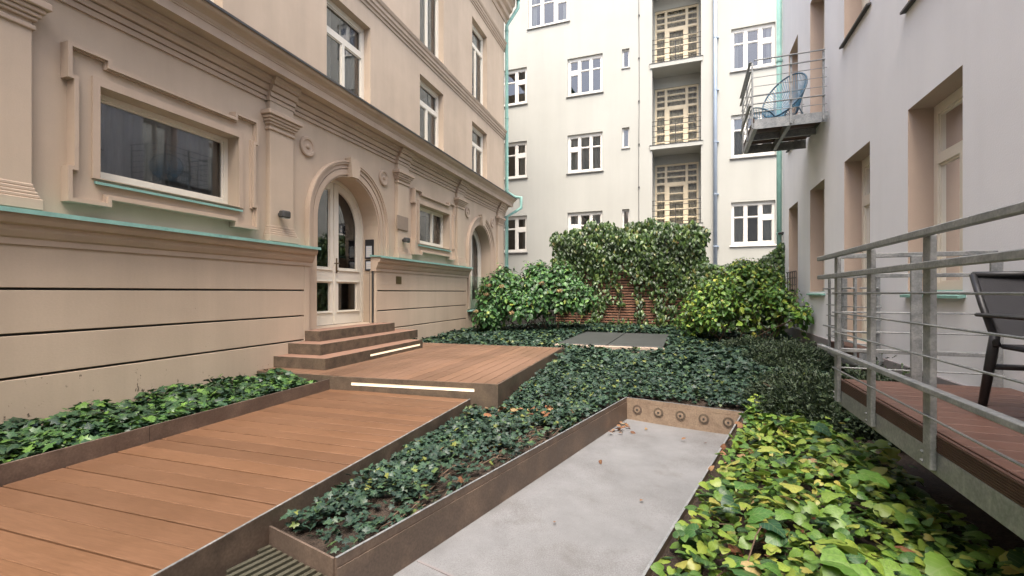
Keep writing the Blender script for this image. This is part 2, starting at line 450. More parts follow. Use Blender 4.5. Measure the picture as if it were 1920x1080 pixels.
        if d1 is not None and sides:
            for lp in loops:
                n = len(lp)
                s.add([fn(a, b, d0) for a, b in lp] + [fn(a, b, d1) for a, b in lp],
                      [(i, (i + 1) % n, n + (i + 1) % n, n + i) for i in range(n)])
        return s
    def mesh(s, name, off=(0, 0, 0), smooth=False):
        me = bpy.data.meshes.new(name)
        ox, oy, oz = off
        me.from_pydata([(a - ox, b - oy, c - oz) for a, b, c in s.v], [], s.f)
        me.validate()
        if smooth:
            me.polygons.foreach_set('use_smooth', [True] * len(me.polygons))
        me.update()
        return me

def inside(x, y, poly):
    r = False; n = len(poly); j = n - 1
    for i in range(n):
        xi, yi = poly[i][0], poly[i][1]; xj, yj = poly[j][0], poly[j][1]
        if (yi > y) != (yj > y) and x < (xj - xi) * (y - yi) / (yj - yi) + xi:
            r = not r
        j = i
    return r

def rect(a0, a1, b0, b1):
    return [(a0, b0), (a1, b0), (a1, b1), (a0, b1)]

def arch(c, r, z0, zs, n=28):
    return [(c - r, z0), (c + r, z0)] + [(c + r * math.cos(t), zs + r * math.sin(t)) for t in np.linspace(0, math.pi, n)]

def tag(o, label=None, cat=None, group=None, kind=None):
    if label: o['label'] = label
    if cat: o['category'] = cat
    if group: o['group'] = group
    if kind: o['kind'] = kind
    return o

def link(name, data, parent=None, loc=(0, 0, 0), rot=(0, 0, 0)):
    o = bpy.data.objects.new(name, data)
    COL.objects.link(o)
    o.location = loc; o.rotation_euler = rot
    if parent is not None: o.parent = parent
    return o

class Thing:
    """an Empty at the thing's base; geometry is given in the frame's own coordinates"""
    def __init__(s, name, base, label=None, cat=None, group=None, kind=None, rot=0.0):
        s.base = base; s.rot = rot
        c, n = math.cos(rot), math.sin(rot)
        loc = (base[0] * c - base[1] * n, base[0] * n + base[1] * c, base[2])
        s.root = link(name, None, None, loc, (0, 0, rot))
        s.root.empty_display_size = .2
        tag(s.root, label, cat, group, kind)
    def part(s, name, mb, mat, parent=None, smooth=False, label=None, kind=None):
        me = mb.mesh(name, s.base, smooth)
        me.materials.append(mat)
        o = link(name, me, parent or s.root)
        tag(o, label, kind=kind)
        return o
    def inst(s, name, me, at, rot=(0, 0, 0), parent=None):
        return link(name, me, parent or s.root, tuple(at[i] - s.base[i] for i in range(3)), rot)

def single(name, mb, mat, label=None, cat=None, group=None, kind=None, base=(0, 0, 0), rot=0.0, smooth=False):
    me = mb.mesh(name, base, smooth); me.materials.append(mat)
    c, n = math.cos(rot), math.sin(rot)
    o = link(name, me, None, (base[0] * c - base[1] * n, base[0] * n + base[1] * c, base[2]), (0, 0, rot))
    return tag(o, label, cat, group, kind)

B = R(2.95)
RF = -B                                   # the right and back houses stand 3 degrees off the left one
def W(x, y, z=0.0):
    return (x * math.cos(B) + y * math.sin(B), -x * math.sin(B) + y * math.cos(B), z)

# planes: fn(u, v, d)
fL = lambda u, v, d: (d, u, v)            # facades along Y
fB = lambda u, v, d: (u, d, v)            # facades along X

# ------------------------------------------------------------------ windows
def window(th, fn, u0, u1, v0, v1, d, inn, panes, fmat, curtain=None, sill=None, depth=.06, name='window', glass='glass', room=.6, cover=1.0):
    """frame with one opening for each pane; inn = sign of the inward direction along d"""
    w, h = u1 - u0, v1 - v0
    holes = [rect(u0 + a * w, u0 + b * w, v0 + c * h, v0 + e * h) for a, b, c, e in panes]
    mb = MB().plate(rect(u0, u1, v0, v1), holes, fn, d, d + inn * depth)
    fr = th.part(name, mb, fmat)
    # sash lips round each pane
    lip = MB()
    for a, b, c, e in panes:
        x0, x1, y0, y1 = u0 + a * w, u0 + b * w, v0 + c * h, v0 + e * h
        t = min(.022, (x1 - x0) * .12, (y1 - y0) * .12)
        lip.plate(rect(x0 + .001, x1 - .001, y0 + .001, y1 - .001), [rect(x0 + t, x1 - t, y0 + t, y1 - t)], fn, d + inn * .018, d + inn * (depth - .004))
    th.part('sash', lip, fmat, fr)
    for a, b, c, e in panes:
        x0, x1, y0, y1 = u0 + a * w, u0 + b * w, v0 + c * h, v0 + e * h
        pm = MB().add([fn(x0, y0, d + inn * .035), fn(x1, y0, d + inn * .035), fn(x1, y1, d + inn * .035), fn(x0, y1, d + inn * .035)], [(0, 1, 2, 3)])
        th.part('pane', pm, M[glass], fr)
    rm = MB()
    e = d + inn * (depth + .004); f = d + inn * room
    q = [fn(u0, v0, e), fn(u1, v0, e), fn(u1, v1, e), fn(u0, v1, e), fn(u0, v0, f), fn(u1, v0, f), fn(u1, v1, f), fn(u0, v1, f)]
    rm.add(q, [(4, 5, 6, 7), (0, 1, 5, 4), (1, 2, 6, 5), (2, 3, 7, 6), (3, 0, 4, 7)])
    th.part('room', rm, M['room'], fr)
    if curtain:
        spans = [(u0, u1)] if cover >= 1 else [(u0, u0 + w * cover / 2), (u1 - w * cover / 2, u1)]
        cm = MB()
        for s0, s1 in spans:
            n = max(10, int((s1 - s0) * 40)); ph = random.random() * 6
            vs = []
            for i in range(n + 1):
                u = s0 + (s1 - s0) * i / n
                k = .022 * math.sin(u * 46 + ph) + .012 * math.sin(u * 19 + ph * 2)
                vs += [fn(u, v0 + .02, d + inn * (.17 + k)), fn(u, v1 - .02, d + inn * (.17 + k * .6))]
            cm.add(vs, [(2 * i, 2 * i + 2, 2 * i + 3, 2 * i + 1) for i in range(n)])
        th.part('curtain', cm, M[curtain], fr, True)
    if sill:
        sm, front, over, smat = sill
        mb = MB()
        a0, a1 = sorted((front, d))
        p = [fn(u0 - over, v0 - sm, front), fn(u1 + over, v0 - sm, front), fn(u1 + over, v0 + .012, d), fn(u0 - over, v0 + .012, d),
             fn(u0 - over, v0 - sm - .025, front), fn(u1 + over, v0 - sm - .025, front), fn(u1 + over, v0 - .03, d), fn(u0 - over, v0 - .03, d)]
        mb.add(p, [(0, 1, 2, 3), (4, 5, 6, 7), (0, 1, 5, 4), (1, 2, 6, 5), (2, 3, 7, 6), (3, 0, 4, 7)])
        th.part('sill', mb, smat, fr)
    return fr

def grid(cols, rows):
    return [(a, b, c, d) for a, b in cols for c, d in rows]

# ------------------------------------------------------------------ ground
gm = MB().add([(-600, -600, -.6), (600, -600, -.6), (600, 600, -.6), (-600, 600, -.6)], [(0, 1, 2, 3)])
single('ground', gm, M['ground'], kind='structure')

def ss(a, b, x):
    t = min(1, max(0, (x - a) / (b - a)))
    return t * t * (3 - 2 * t)

def soil_h(x, y):
    return -.15 + .24 * ss(4, 10, y) + .11 * ss(10, 13.5, y) * ss(-5.2, -2.5, x) + .02 * math.sin(x * 3.1) * math.sin(y * 2.3)

e1 = (math.sin(R(15.4)), math.cos(R(15.4))); e2 = (e1[1], -e1[0])
TL = (-.42, 6.08)
def TR(a, b):                              # along the trough (towards the camera negative), across it
    return (TL[0] + e1[0] * a + e2[0] * b, TL[1] + e1[1] * a + e2[1] * b)

rw = [W(2.2, y)[:2] for y in (-2.5, 13.23)]
BED = [(-2.14, 2.12), TR(-4.28, 0), TR(0, 0), TR(0, 1.33), TR(-8.0, 1.33), (rw[0][0], -2.3), rw[0], rw[1], (rw[1][0], 15.2), (-5.37, 15.6), (-5.37, 9.0), (-1.85, 9.0), (-1.83, 5.17), (-2.14, 5.05)]
LBED = [(-5.37, -2.5), (-4.105, -2.5), (-4.105, 5.02), (-4.46, 5.05), (-5.37, 5.3)]

def bed(name, poly, hf, step):
    xs = [p[0] for p in poly]; ys = [p[1] for p in poly]
    pts = [Vector(p) for p in poly]
    eds = [(i, (i + 1) % len(poly)) for i in range(len(poly))]
    for x in np.arange(min(xs) + step / 2, max(xs), step):
        for y in np.arange(min(ys) + step / 2, max(ys), step):
            if inside(x, y, poly):
                pts.append(Vector((x + random.uniform(-.3, .3) * step, y + random.uniform(-.3, .3) * step)))
    V, _, F, *_ = delaunay_2d_cdt(pts, eds, [], 0, 1e-5)
    mb = MB()
    mb.v = [(v.x, v.y, hf(v.x, v.y) + random.uniform(-.012, .012)) for v in V]
    mb.f = [tuple(f) for f in F if inside(sum(V[i].x for i in f) / 3, sum(V[i].y for i in f) / 3, poly)]
    return single(name, mb, M['soil'], kind='structure', smooth=True)
bed('soil', BED, soil_h, .16)
left_h = lambda x, y: .0 + .015 * math.sin(x * 5) * math.sin(y * 3)
bed('soil', LBED, left_h, .16)

# ------------------------------------------------------------------ boardwalk and platform
bw = Thing('boardwalk', (-3.12, 1.5, 0), kind='structure', label='reddish brown composite boardwalk leading to the stepped platform', cat='boardwalk')
pitch, x0, x1 = .168, -4.092, -2.155
pm = MB().box(-(x1 - x0) / 2, (x1 - x0) / 2, -pitch / 2 + .004, pitch / 2 - .004, -.026, 0, .003).mesh('plank')
pm.materials.append(M['deck'])
y = 1.855 - pitch / 2 - 24 * pitch
k = 0
while y < 5.02:
    bw.inst('plank', pm, ((x0 + x1) / 2, y + (.0028 if k % 2 else -.0028), 0 + random.uniform(-.001, .001)))
    y += pitch; k += 1
sb = MB().box(x0 + .02, x1 - .02, -2.5, 5.0, -.3, -.05)
bw.part('subframe', sb, M['black'])
eg = MB().box(-2.152, -2.138, -2.5, 5.05, -.4, .004, .002)
bw.part('edging', eg, M['corten'])
bw.part('rim', MB().box(-2.151, -2.139, -2.5, 5.05, .0042, .006), M['galv'])
for a, b in ((-2.5, 1.0), (1.004, 2.78), (2.784, 5.0)):
    bw.part('kerb_plate', MB().box(-4.108, -4.096, a, b, -.3, .137, .002), M['corten'])

pf = Thing('platform', (-3.5, 7, 0), kind='structure', label='raised composite platform below the entrance steps', cat='platform')
fl, frr = (-4.10, 5.005), (-1.835, 5.165)
yf = lambda x: fl[1] + (frr[1] - fl[1]) * (x - fl[0]) / (frr[0] - fl[0])
px = -1.86
k = 0
while px > -5.35:
    w = .165 if k else .16
    a, b = max(px - w, -5.365), px
    y_a, y_b = (yf(a), yf(b)) if a > -4.12 else (5.06, 5.06)
    y_a += .02; y_b += .02
    mb = MB(); c = .0035
    zt, zb = .17, .144
    aa, bb = a + .0042, b - .0042
    mb.add([(aa, y_a, zb), (bb, y_b, zb), (bb, 8.96, zb), (aa, 8.96, zb), (aa, y_a, zt - c), (bb, y_b, zt - c), (bb, 8.96, zt - c), (aa, 8.96, zt - c),
            (aa + c, y_a + c, zt), (bb - c, y_b + c, zt), (bb - c, 8.957, zt), (aa + c, 8.957, zt)],
           [(0, 3, 2, 1), (8, 9, 10, 11), (0, 1, 5, 4), (1, 2, 6, 5), (2, 3, 7, 6), (3, 0, 4, 7), (4, 5, 9, 8), (5, 6, 10, 9), (6, 7, 11, 10), (7, 4, 8, 11)])
    pf.part('plank', mb, M['platform'])
    px -= w; k += 1
body = MB().add([(-5.36, 5.08, -.4), (-1.87, 5.2, -.4), (-1.87, 8.95, -.4), (-5.36, 8.95, -.4), (-5.36, 5.08, .135), (-1.87, 5.2, .135), (-1.87, 8.95, .135), (-5.36, 8.95, .135)],
                [(0, 1, 5, 4), (1, 2, 6, 5), (2, 3, 7, 6), (3, 0, 4, 7), (4, 5, 6, 7)])
pf.part('subframe', body, M['black'])
# front riser with a slot for the light strip
def riser(mb, xa, xb, z0, z1, off=0.0):
    mb.add([(xa, yf(xa) + off, z0), (xb, yf(xb) + off, z0), (xb, yf(xb) + off, z1), (xa, yf(xa) + off, z1),
            (xa, yf(xa) + .02, z0), (xb, yf(xb) + .02, z0), (xb, yf(xb) + .02, z1), (xa, yf(xa) + .02, z1)],
           [(0, 1, 2, 3), (7, 6, 5, 4), (0, 4, 5, 1), (1, 5, 6, 2), (2, 6, 7, 3), (3, 7, 4, 0)])
LX0, LX1, LZ0, LZ1 = -3.79, -2.13, .068, .106
mb = MB()
riser(mb, fl[0], LX0, -.15, .1705); riser(mb, LX1, frr[0], -.15, .1705)
riser(mb, LX0, LX1, -.15, LZ0); riser(mb, LX0, LX1, LZ1, .1705)
pf.part('front_plate', mb, M['step_steel'])
mb = MB().box(-1.85, -1.836, 5.17, 8.98, -.3, .172, .002).box(-5.36, -1.85, 8.966, 8.98, -.3, .172, .002)
pf.part('side_plate', mb, M['corten'])
mb = MB(); riser(mb, LX0, LX1, LZ0, LZ1, .012)
pf.part('light_strip', mb, M['led'])
mb = MB().box(-4.46, -4.105, 5.062, 5.076, -.2, .165).box(-5.36, -4.46, 5.062, 5.08, -.2, .165)
pf.part('end_plate', mb, M['step_steel'])

# ------------------------------------------------------------------ entrance steps
st = Thing('entrance_steps', (-5.0, 6.8, .17), 'three brown steel faced steps below the arched double door', 'steps')
def step(xf, ya, yb, z0, z1, led=None):
    if led:
        a, b, c, d = led
        mb = MB().box(xf - .012, xf, ya, a, z0, z1 - .0).box(xf - .012, xf, b, yb, z0, z1)
        mb.box(xf - .012, xf, a, b, z0, c).box(xf - .012, xf, a, b, d, z1)
    else:
        mb = MB().box(xf - .012, xf, ya, yb, z0, z1, .002)
    mb.box(-5.372, xf - .0125, ya, ya + .012, z0, z1).box(-5.372, xf - .0125, yb - .012, yb, z0, z1)
    p = st.part('step', mb, M['step_steel'])
    st.part('tread', MB().box(-5.84, xf - .0125, ya + .0125, yb - .0125, z1 - .04, z1 - .002), M['tread'], p)
    if led:
        st.part('light_strip', MB().box(xf - .011, xf - .006, a, b, c, d), M['led'], p)
    return p
step(-4.465, 5.363, 8.144, .172, .33, (6.42, 8.05, .226, .258))
step(-4.775, 5.64, 8.50, .331, .49)
step(-5.09, 5.985, 8.14, .491, .65)

# ------------------------------------------------------------------ left house
lh = Thing('pilastered_house', (-5.47, 7.24, 0), 'beige stucco house with pilasters, arched double door and heavy cornice', 'house')
XU, XP = -5.47, -5.37
HY0, HY1 = -4.0, 16.04
C_WIN = [3.995, 10.5]; C_ARCH = [7.24, 13.72]; C_PIL = [2.43, 5.55, 8.98, 12.05, 15.42]
UPC = [.78, 3.995, 7.24, 10.47, 13.68]
holes = []
for c in C_WIN: holes.append(rect(c - .81, c + .81, 2.41, 3.34))
holes.append(arch(C_ARCH[0], .87, .652, 2.5)); holes.append(arch(C_ARCH[1], .87, .72, 2.5))
for c in UPC:
    holes.append(rect(c - .63, c + .63, 4.86, 6.47)); holes.append(rect(c - .63, c + .63, 7.22, 9.66))
wm = MB().plate(rect(HY0, HY1, -.4, 12.0), [], fL, XU) if False else MB()
wm.plate(rect(HY0, HY1, -.4, 12.0), holes, fL, XU)
for h in holes:
    dep = .38 if len(h) > 4 else .24
    n = len(h)
    wm.add([fL(a, b, XU) for a, b in h] + [fL(a, b, XU - dep) for a, b in h], [(i, (i + 1) % n, n + (i + 1) % n, n + i) for i in range(n)])
wm.add([(XU, HY1, -.4), (-14, HY1, -.4), (-14, HY1, 12), (XU, HY1, 12), (XU, HY0, -.4), (-14, HY0, -.4), (-14, HY0, 12), (XU, HY0, 12)], [(0, 1, 2, 3), (4, 5, 6, 7), (3, 2, 6, 7)])
lh.part('wall', wm, M['stucco'])

# plinths: bands with open joints, a moulded cap and a copper coping
def plinth(ya, yb, m0, m1):
    p = lh.part('plinth', MB().box(XU - .05, XP - .06, ya + .004, yb - .004, -.4, 1.72), M['dark'])
    for z0, z1 in ((-.35, .498), (.522, .878), (.902, 1.278), (1.302, 1.70)):
        lh.part('band', MB().box(XU - .04, XP, ya + m0, yb - m1, z0, z1, .004), M['plinth'], p)
    for a, b, m in ((ya, ya + m0 - .001, m0), (yb - m1 + .001, yb, m1)):
        if m > 0: lh.part('margin', MB().box(XU - .04, XP + .001, a, b, -.35, 1.70, .004), M['plinth'], p)
    prof = [(XU, 1.68), (XP + .018, 1.68), (XP + .018, 1.735), (XP + .035, 1.75), (XP + .06, 1.80), (XP + .066, 1.83), (XP + .066, 1.845), (XP + .105, 1.86), (XP + .125, 1.90), (XP + .13, 1.955), (XU, 1.958)]
    lh.part('cap_moulding', MB().profile(prof, lambda a, b, t: (a, t, b), ya - .03 if ya > 0 else ya, yb + .05), M['moulding'], p)
    lh.part('coping', MB().profile([(XU, 2.0), (XP + .165, 1.978), (XP + .165, 1.938), (XP + .157, 1.938), (XP + .157, 1.9585), (XU, 1.9585)], lambda a, b, t: (a, t, b), ya - .06 if ya > 0 else ya, yb + .075), M['teal'], p)
plinth(HY0, 6.085, 0, .115)
plinth(7.905, 12.43, .05, .09)
# low wall under the far arched window
p = lh.part('low_wall', MB().box(XU - .05, XP, 12.43, HY1 + .01, -.35, .70, .004), M['plinth'])
lh.part('sill', MB().profile([(XU - .36, .745), (XP + .09, .715), (XP + .09, .695), (XU - .36, .705)], lambda a, b, t: (a, t, b), 12.44, 14.62), M['teal'], p)
lh.part('band', MB().box(XU - .05, XP + .001, 14.64, HY1 + .01, .72, 1.25, .004), M['plinth'], p)
lh.part('band', MB().box(XU - .05, XP + .001, 14.64, HY1 + .01, 1.27, 1.7, .004), M['plinth'], p)
lh.part('coping', MB().box(XU - .05, XP + .05, 14.62, HY1 + .05, 1.705, 1.735, .004), M['teal'], p)
lh.part('base_strip', MB().box(XP - .05, XP + .012, 8.99, HY1, -.3, .10, .003), M['base_strip'], p)

# pilasters
for c in C_PIL:
    hw = .225
    p = lh.part('pilaster', MB().box(XU - .02, XU + .075, c - hw, c + hw, 2.2, 4.5, .005), M['stucco'])
    mb = MB().box(XU - .02, XU + .13, c - hw - .055, c + hw + .055, 2.001, 2.10, .006)
    for i, (e, za, zb) in enumerate(((.04, 2.10, 2.135), (.03, 2.135, 2.165), (.018, 2.165, 2.2), (.009, 2.2, 2.235))):
        mb.box(XU - .02, XU + .075 + e, c - hw - e, c + hw + e, za, zb + .001, .008)
    lh.part('base', mb, M['moulding'], p)
    mb = MB()
    for e, za, zb in ((.022, 3.62, 3.665), (.03, 3.70, 3.735), (.05, 3.735, 3.775), (.07, 3.775, 3.82), (.10, 3.82, 3.885)):
        mb.box(XU - .02, XU + .075 + e, c - hw - e, c + hw + e, za, zb, .008)
    lh.part('capital', mb, M['moulding'], p)

# cornice
low = [(XU, 4.04), (XU + .025, 4.04), (XU + .025, 4.095), (XU + .012, 4.098), (XU + .012, 4.105), (XU + .045, 4.105), (XU + .045, 4.165), (XU + .03, 4.168), (XU + .03, 4.176), (XU + .07, 4.18), (XU + .085, 4.22), (XU + .09, 4.25), (XU + .075, 4.253), (XU + .075, 4.262), (XU + .12, 4.265), (XU + .12, 4.305), (XU + .14, 4.32), (XU + .15, 4.365), (XU, 4.366)]
cor = lh.part('cornice', MB().profile(low, lambda a, b, t: (a, t, b), HY0, HY1 + .06), M['moulding'])
for c in C_PIL:
    b0 = [(XU - .001, z) if x == XU else (x + .062, z) for x, z in low[:-1]] + [(XU - .001, 4.365)]
    lh.part('ressaut', MB().profile(b0, lambda a, b, t: (a, t, b), c - .225 - .02, c + .225 + .02), M['moulding'], cor)
top = [(XU, 4.367), (XU + .29, 4.375), (XU + .29, 4.367), (XU + .315, 4.367), (XU + .315, 4.475), (XU + .325, 4.48), (XU + .325, 4.495), (XU + .335, 4.505), (XU + .345, 4.535), (XU + .375, 4.56), (XU + .42, 4.585), (XU + .44, 4.61), (XU + .445, 4.63), (XU + .445, 4.648), (XU, 4.68)]
lh.part('corona', MB().profile(top, lambda a, b, t: (a, t, b), HY0, HY1 + .12), M['moulding'], cor)
lh.part('flashing', MB().profile([(XU, 4.70), (XU + .465, 4.662), (XU + .465, 4.630), (XU + .458, 4.630), (XU + .458, 4.6485), (XU, 4.6815)], lambda a, b, t: (a, t, b), HY0, HY1 + .13), M['dark'], cor)
for z in (6.83, 10.04):
    pr = [(XU, z), (XU + .02, z), (XU + .02, z + .06), (XU + .05, z + .075), (XU + .05, z + .13), (XU + .075, z + .15), (XU + .075, z + .22), (XU + .10, z + .24), (XU + .12, z + .30), (XU, z + .345)]
    lh.part('string_course', MB().profile(pr, lambda a, b, t: (a, t, b), HY0, HY1 + .06), M['moulding'])
pr = [(XU, 11.15), (XU + .03, 11.15), (XU + .05, 11.3), (XU + .12, 11.35), (XU + .14, 11.5), (XU + .24, 11.58), (XU + .26, 11.7), (XU + .34, 11.78), (XU + .36, 11.98), (XU, 12.0)]
ev = lh.part('eaves', MB().profile(pr, lambda a, b, t: (a, t, b), HY0, HY1 + .25), M['moulding'])
gt = MB().tube([(XU + .46, HY0, 12.0), (XU + .46, HY1 + .3, 12.0)], .075, 10)
lh.part('gutter', gt, M['teal'], ev, True)
lh.part('roof', MB().add([(XU + .5, HY0 - .2, 12.02), (XU + .5, HY1 + .3, 12.02), (-10, HY1 + .3, 15), (-10, HY0 - .2, 15)], [(0, 1, 2, 3)]), M['brown_panel'], ev)

# arches
def arch_band(mb, c, z0, zs, r0, r1, d0, proj, n=36):
    def path(r):
        return [(c - r, z0)] + [(c - r * math.cos(t), zs + r * math.sin(t)) for t in np.linspace(0, math.pi, n)] + [(c + r, z0)]
    a, b = path(r0), path(r1); m = len(a)
    vs = [fL(u, v, d0 + proj) for u, v in a] + [fL(u, v, d0 + proj) for u, v in b] + [fL(u, v, d0) for u, v in a] + [fL(u, v, d0) for u, v in b]
    fs = []
    for i in range(m - 1):
        fs += [(i, i + 1, m + i + 1, m + i), (2 * m + i, i, i + 1, 2 * m + i + 1)[:4], (m + i, m + i + 1, 3 * m + i + 1, 3 * m + i)]
    fs += [(0, m, 3 * m, 2 * m), (m - 1, 2 * m - 1, 4 * m - 1, 3 * m - 1)]
    fs = [f if f[0] != 2 * m + f[1] else (f[0], f[1], f[2], f[3]) for f in fs]
    mb.add(vs, fs)
for c, z0 in ((C_ARCH[0], 1.975), (C_ARCH[1], .76)):
    mb = MB()
    for r0, r1, pj in ((.87, .905, .018), (.905, 1.0, .04), (1.0, 1.02, .028), (1.02, 1.09, .05), (1.09, 1.125, .075), (1.125, 1.15, .09)):
        arch_band(mb, c, z0, 2.5, r0, r1, XU, pj)
    av = lh.part('arch_moulding', mb, M['moulding'])
    ks = [(c - .105, 3.36), (c + .105, 3.36), (c + .15, 3.70), (c - .15, 3.70)]
    lh.part('keystone', MB().plate(ks, [], fL, XU + .13, XU - .01), M['stucco'], av)
for yy in (6.137, 8.31, 12.66, 14.78):
    mb = MB()
    prof = [(.0, .045), (.02, .045), (.035, .03), (.045, .018), (.1, .022), (.115, .04), (.15, .042), (.163, .03), (.165, 0)]
    n = 28; vs = []; fs = []
    for r, dd in prof:
        for j in range(n):
            t = 2 * math.pi * j / n
            vs.append((XU + dd, yy + r * math.cos(t), 3.62 + r * math.sin(t)))
    for i in range(len(prof) - 1):
        for j in range(n):
            fs.append((i * n + j, i * n + (j + 1) % n, (i + 1) * n + (j + 1) % n, (i + 1) * n + j))
    lh.part('medallion', mb.add(vs, fs), M['moulding'])

# eared window surrounds and their wide windows
for wi, c in enumerate(C_WIN):
    a, e = 1.095, .05                    # half width at the ears, side inset
    ew, eh, ti = .37, .34, .075
    z0, z1 = 2.13, 3.65
    out = [(c - a, z0), (c - a + ew, z0), (c - a + ew, z0 + ti), (c + a - ew, z0 + ti), (c + a - ew, z0), (c + a, z0), (c + a, z0 + eh), (c + a - e, z0 + eh), (c + a - e, z1 - eh), (c + a, z1 - eh),
           (c + a, z1), (c + a - ew, z1), (c + a - ew, z1 - ti), (c - a + ew, z1 - ti), (c - a + ew, z1), (c - a, z1), (c - a, z1 - eh), (c - a + e, z1 - eh), (c - a + e, z0 + eh), (c - a, z0 + eh)]
    cz = (z0 + z1) / 2
    def inset(pts, t):
        r = []
        m = len(pts)
        for i in range(m):
            p0, p1, p2 = Vector(pts[i - 1]), Vector(pts[i]), Vector(pts[(i + 1) % m])
            d1, d2 = (p1 - p0).normalized(), (p2 - p1).normalized()
            n1, n2 = Vector((-d1.y, d1.x)), Vector((-d2.y, d2.x))
            r.append(tuple(p1 + (n1 + n2) * t))
        return r
    mid = inset(out, .035)
    mid2 = inset(out, .05)
    hole = rect(c - .81, c + .81, 2.41, 3.34)
    arc = rect(c - .875, c + .875, 2.40, 3.42)
    mb = MB().plate(mid2, [hole], fL, XU + .055, XU - .003)
    su = lh.part('window_surround', mb, M['stucco'])
    lh.part('rim', MB().plate(out, [mid], fL, XU + .115, XU - .002).plate(mid, [mid2], fL, XU + .085, XU), M['moulding'], su)
    lh.part('architrave', MB().plate(arc, [hole], fL, XU + .083, XU + .05), M['moulding'], su)
    panes = [(.035, .965, .10, .94)] if wi == 0 else [(.035, .60, .10, .94), (.635, .965, .10, .94)]
    window(lh, fL, c - .81, c + .81, 2.412, 3.338, XU - .12, -1, panes, M['cream'], 'grey_curtain' if wi == 0 else 'blind', (.045, XU + .10, .04, M['teal']), room=.9, cover=1.0 if wi == 0 else .7)

# upper windows
for i, c in enumerate(UPC):
    pn = [(.07, .93, .69, .94), (.07, .47, .05, .62), (.53, .93, .05, .62)]
    window(lh, fL, c - .63, c + .63, 4.862, 6.468, XU - .15, -1, pn, M['cream'], ['curtain', None, 'grey_curtain', 'grey_curtain', 'blind'][i], (.05, XU + .07, .04, M['dark']), cover=.5 if i % 2 else .8)
    window(lh, fL, c - .63, c + .63, 7.222, 9.658, XU - .15, -1, [(.07, .93, .76, .95), (.07, .47, .04, .71), (.53, .93, .04, .71)], M['cream'], ['curtain', 'grey_curtain', 'grey_curtain', 'blind', 'curtain'][i], (.05, XU + .09, .05, M['dark']), cover=.7)

# arched double door and arched window
def arched_leafs(c, z0, zs, d, kind):
    r = .80
    fm = MB()
    arch_band(fm, c, z0, zs, r, .875, d - .07, .08)
    fr = lh.part('door' if kind == 'door' else 'arched_window', fm, M['cream'])
    def half(s, off, zb, n=18, inner=0.0):
        rr = r - off
        y_in = inner
        t1 = math.acos(min(1, y_in / rr))
        pts = [(c + s * y_in, zb), (c + s * rr, zb)]
        pts += [(c + s * rr * math.cos(t), zs + rr * math.sin(t)) for t in np.linspace(0, t1, n)]
        return pts
    for s in (-1, 1):
        outl = half(s, .004, z0 + .01, inner=.003)
        zr = z0 + (1.04 if kind == 'door' else .25)
        up = half(s, .125, zr, inner=.115)
        hs = [up]
        if kind == 'door':
            lowr = [(c + s * .115, z0 + .25), (c + s * (r - .125), z0 + .25), (c + s * (r - .125), z0 + .79), (c + s * .115, z0 + .79)]
            hs.append(lowr)
        lf = lh.part('leaf', MB().plate(outl, hs, fL, d, d - .05), M['cream'], fr)
        # beads and weather bars
        bd = MB()
        for h in hs:
            cy = sum(p[0] for p in h) / len(h); cz = sum(p[1] for p in h) / len(h)
            inn = [(cy + (a - cy) * .93, cz + (b - cz) * (.97 if h is up else .95)) for a, b in h]
            bd.plate(h, [inn], fL, d - .016, d - .04)
        if kind == 'door':
            for zz in (z0 + .225, z0 + .80, zr - .03):
                bd.box(d, d + .022, c + s * .06, c + s * (r - .06), zz, zz + .022, .004)
        lh.part('bead', bd, M['cream'], fr)
        for h in hs:
            lh.part('pane', MB().plate(h, [], fL, d - .03), M['glass'], fr)
    lh.part('meeting_stile', MB().box(d - .01, d + .02, c - .026, c + .026, z0 + .01, zs + r - .01, .006), M['cream'], fr)
    rm = MB()
    yy = [c - .9, c + .9]
    e, f = d - .06, d - 1.6
    q = [(e, yy[0], z0), (e, yy[1], z0), (e, yy[1], 3.45), (e, yy[0], 3.45), (f, yy[0], z0), (f, yy[1], z0), (f, yy[1], 3.45), (f, yy[0], 3.45)]
    rm.add(q, [(4, 5, 6, 7), (0, 1, 5, 4), (1, 2, 6, 5), (2, 3, 7, 6), (3, 0, 4, 7)])
    lh.part('room', rm, M['room'], fr)
    return fr
dr = arched_leafs(C_ARCH[0], .654, 2.5, -5.82, 'door')
hd = MB().box(-5.80, -5.79, 7.255, 7.295, 1.62, 1.90, .004).tube([(-5.79, 7.275, 1.80), (-5.745, 7.275, 1.80), (-5.738, 7.22, 1.80), (-5.738, 7.15, 1.795)], .011, 8)
hd.tube([(-5.79, 7.275, 1.66), (-5.765, 7.275, 1.66)], .016, 8)
lh.part('handle', hd, M['bronze'], dr)
aw = arched_leafs(C_ARCH[1], .73, 2.5, -5.80, 'window')
cm = MB()
for s0, s1 in ((12.9, 14.55),):
    n = 60; vs = []
    for i in range(n + 1):
        u = s0 + (s1 - s0) * i / n; kx = .03 * math.sin(u * 40)
        vs += [(-5.98 + kx, u, .78), (-5.98 + kx, u, 3.2)]
    cm.add(vs, [(2 * i, 2 * i + 2, 2 * i + 3, 2 * i + 1) for i in range(n)])
lh.part('curtain', cm, M['curtain'], aw, True)
gb = MB().add([(-5.49, 12.87, .78), (-5.49, 14.57, .78), (-5.49, 14.57, 1.75), (-5.49, 12.87, 1.75)], [(0, 1, 2, 3)])
lh.part('glass_guard', gb, M['green_glass'], aw)

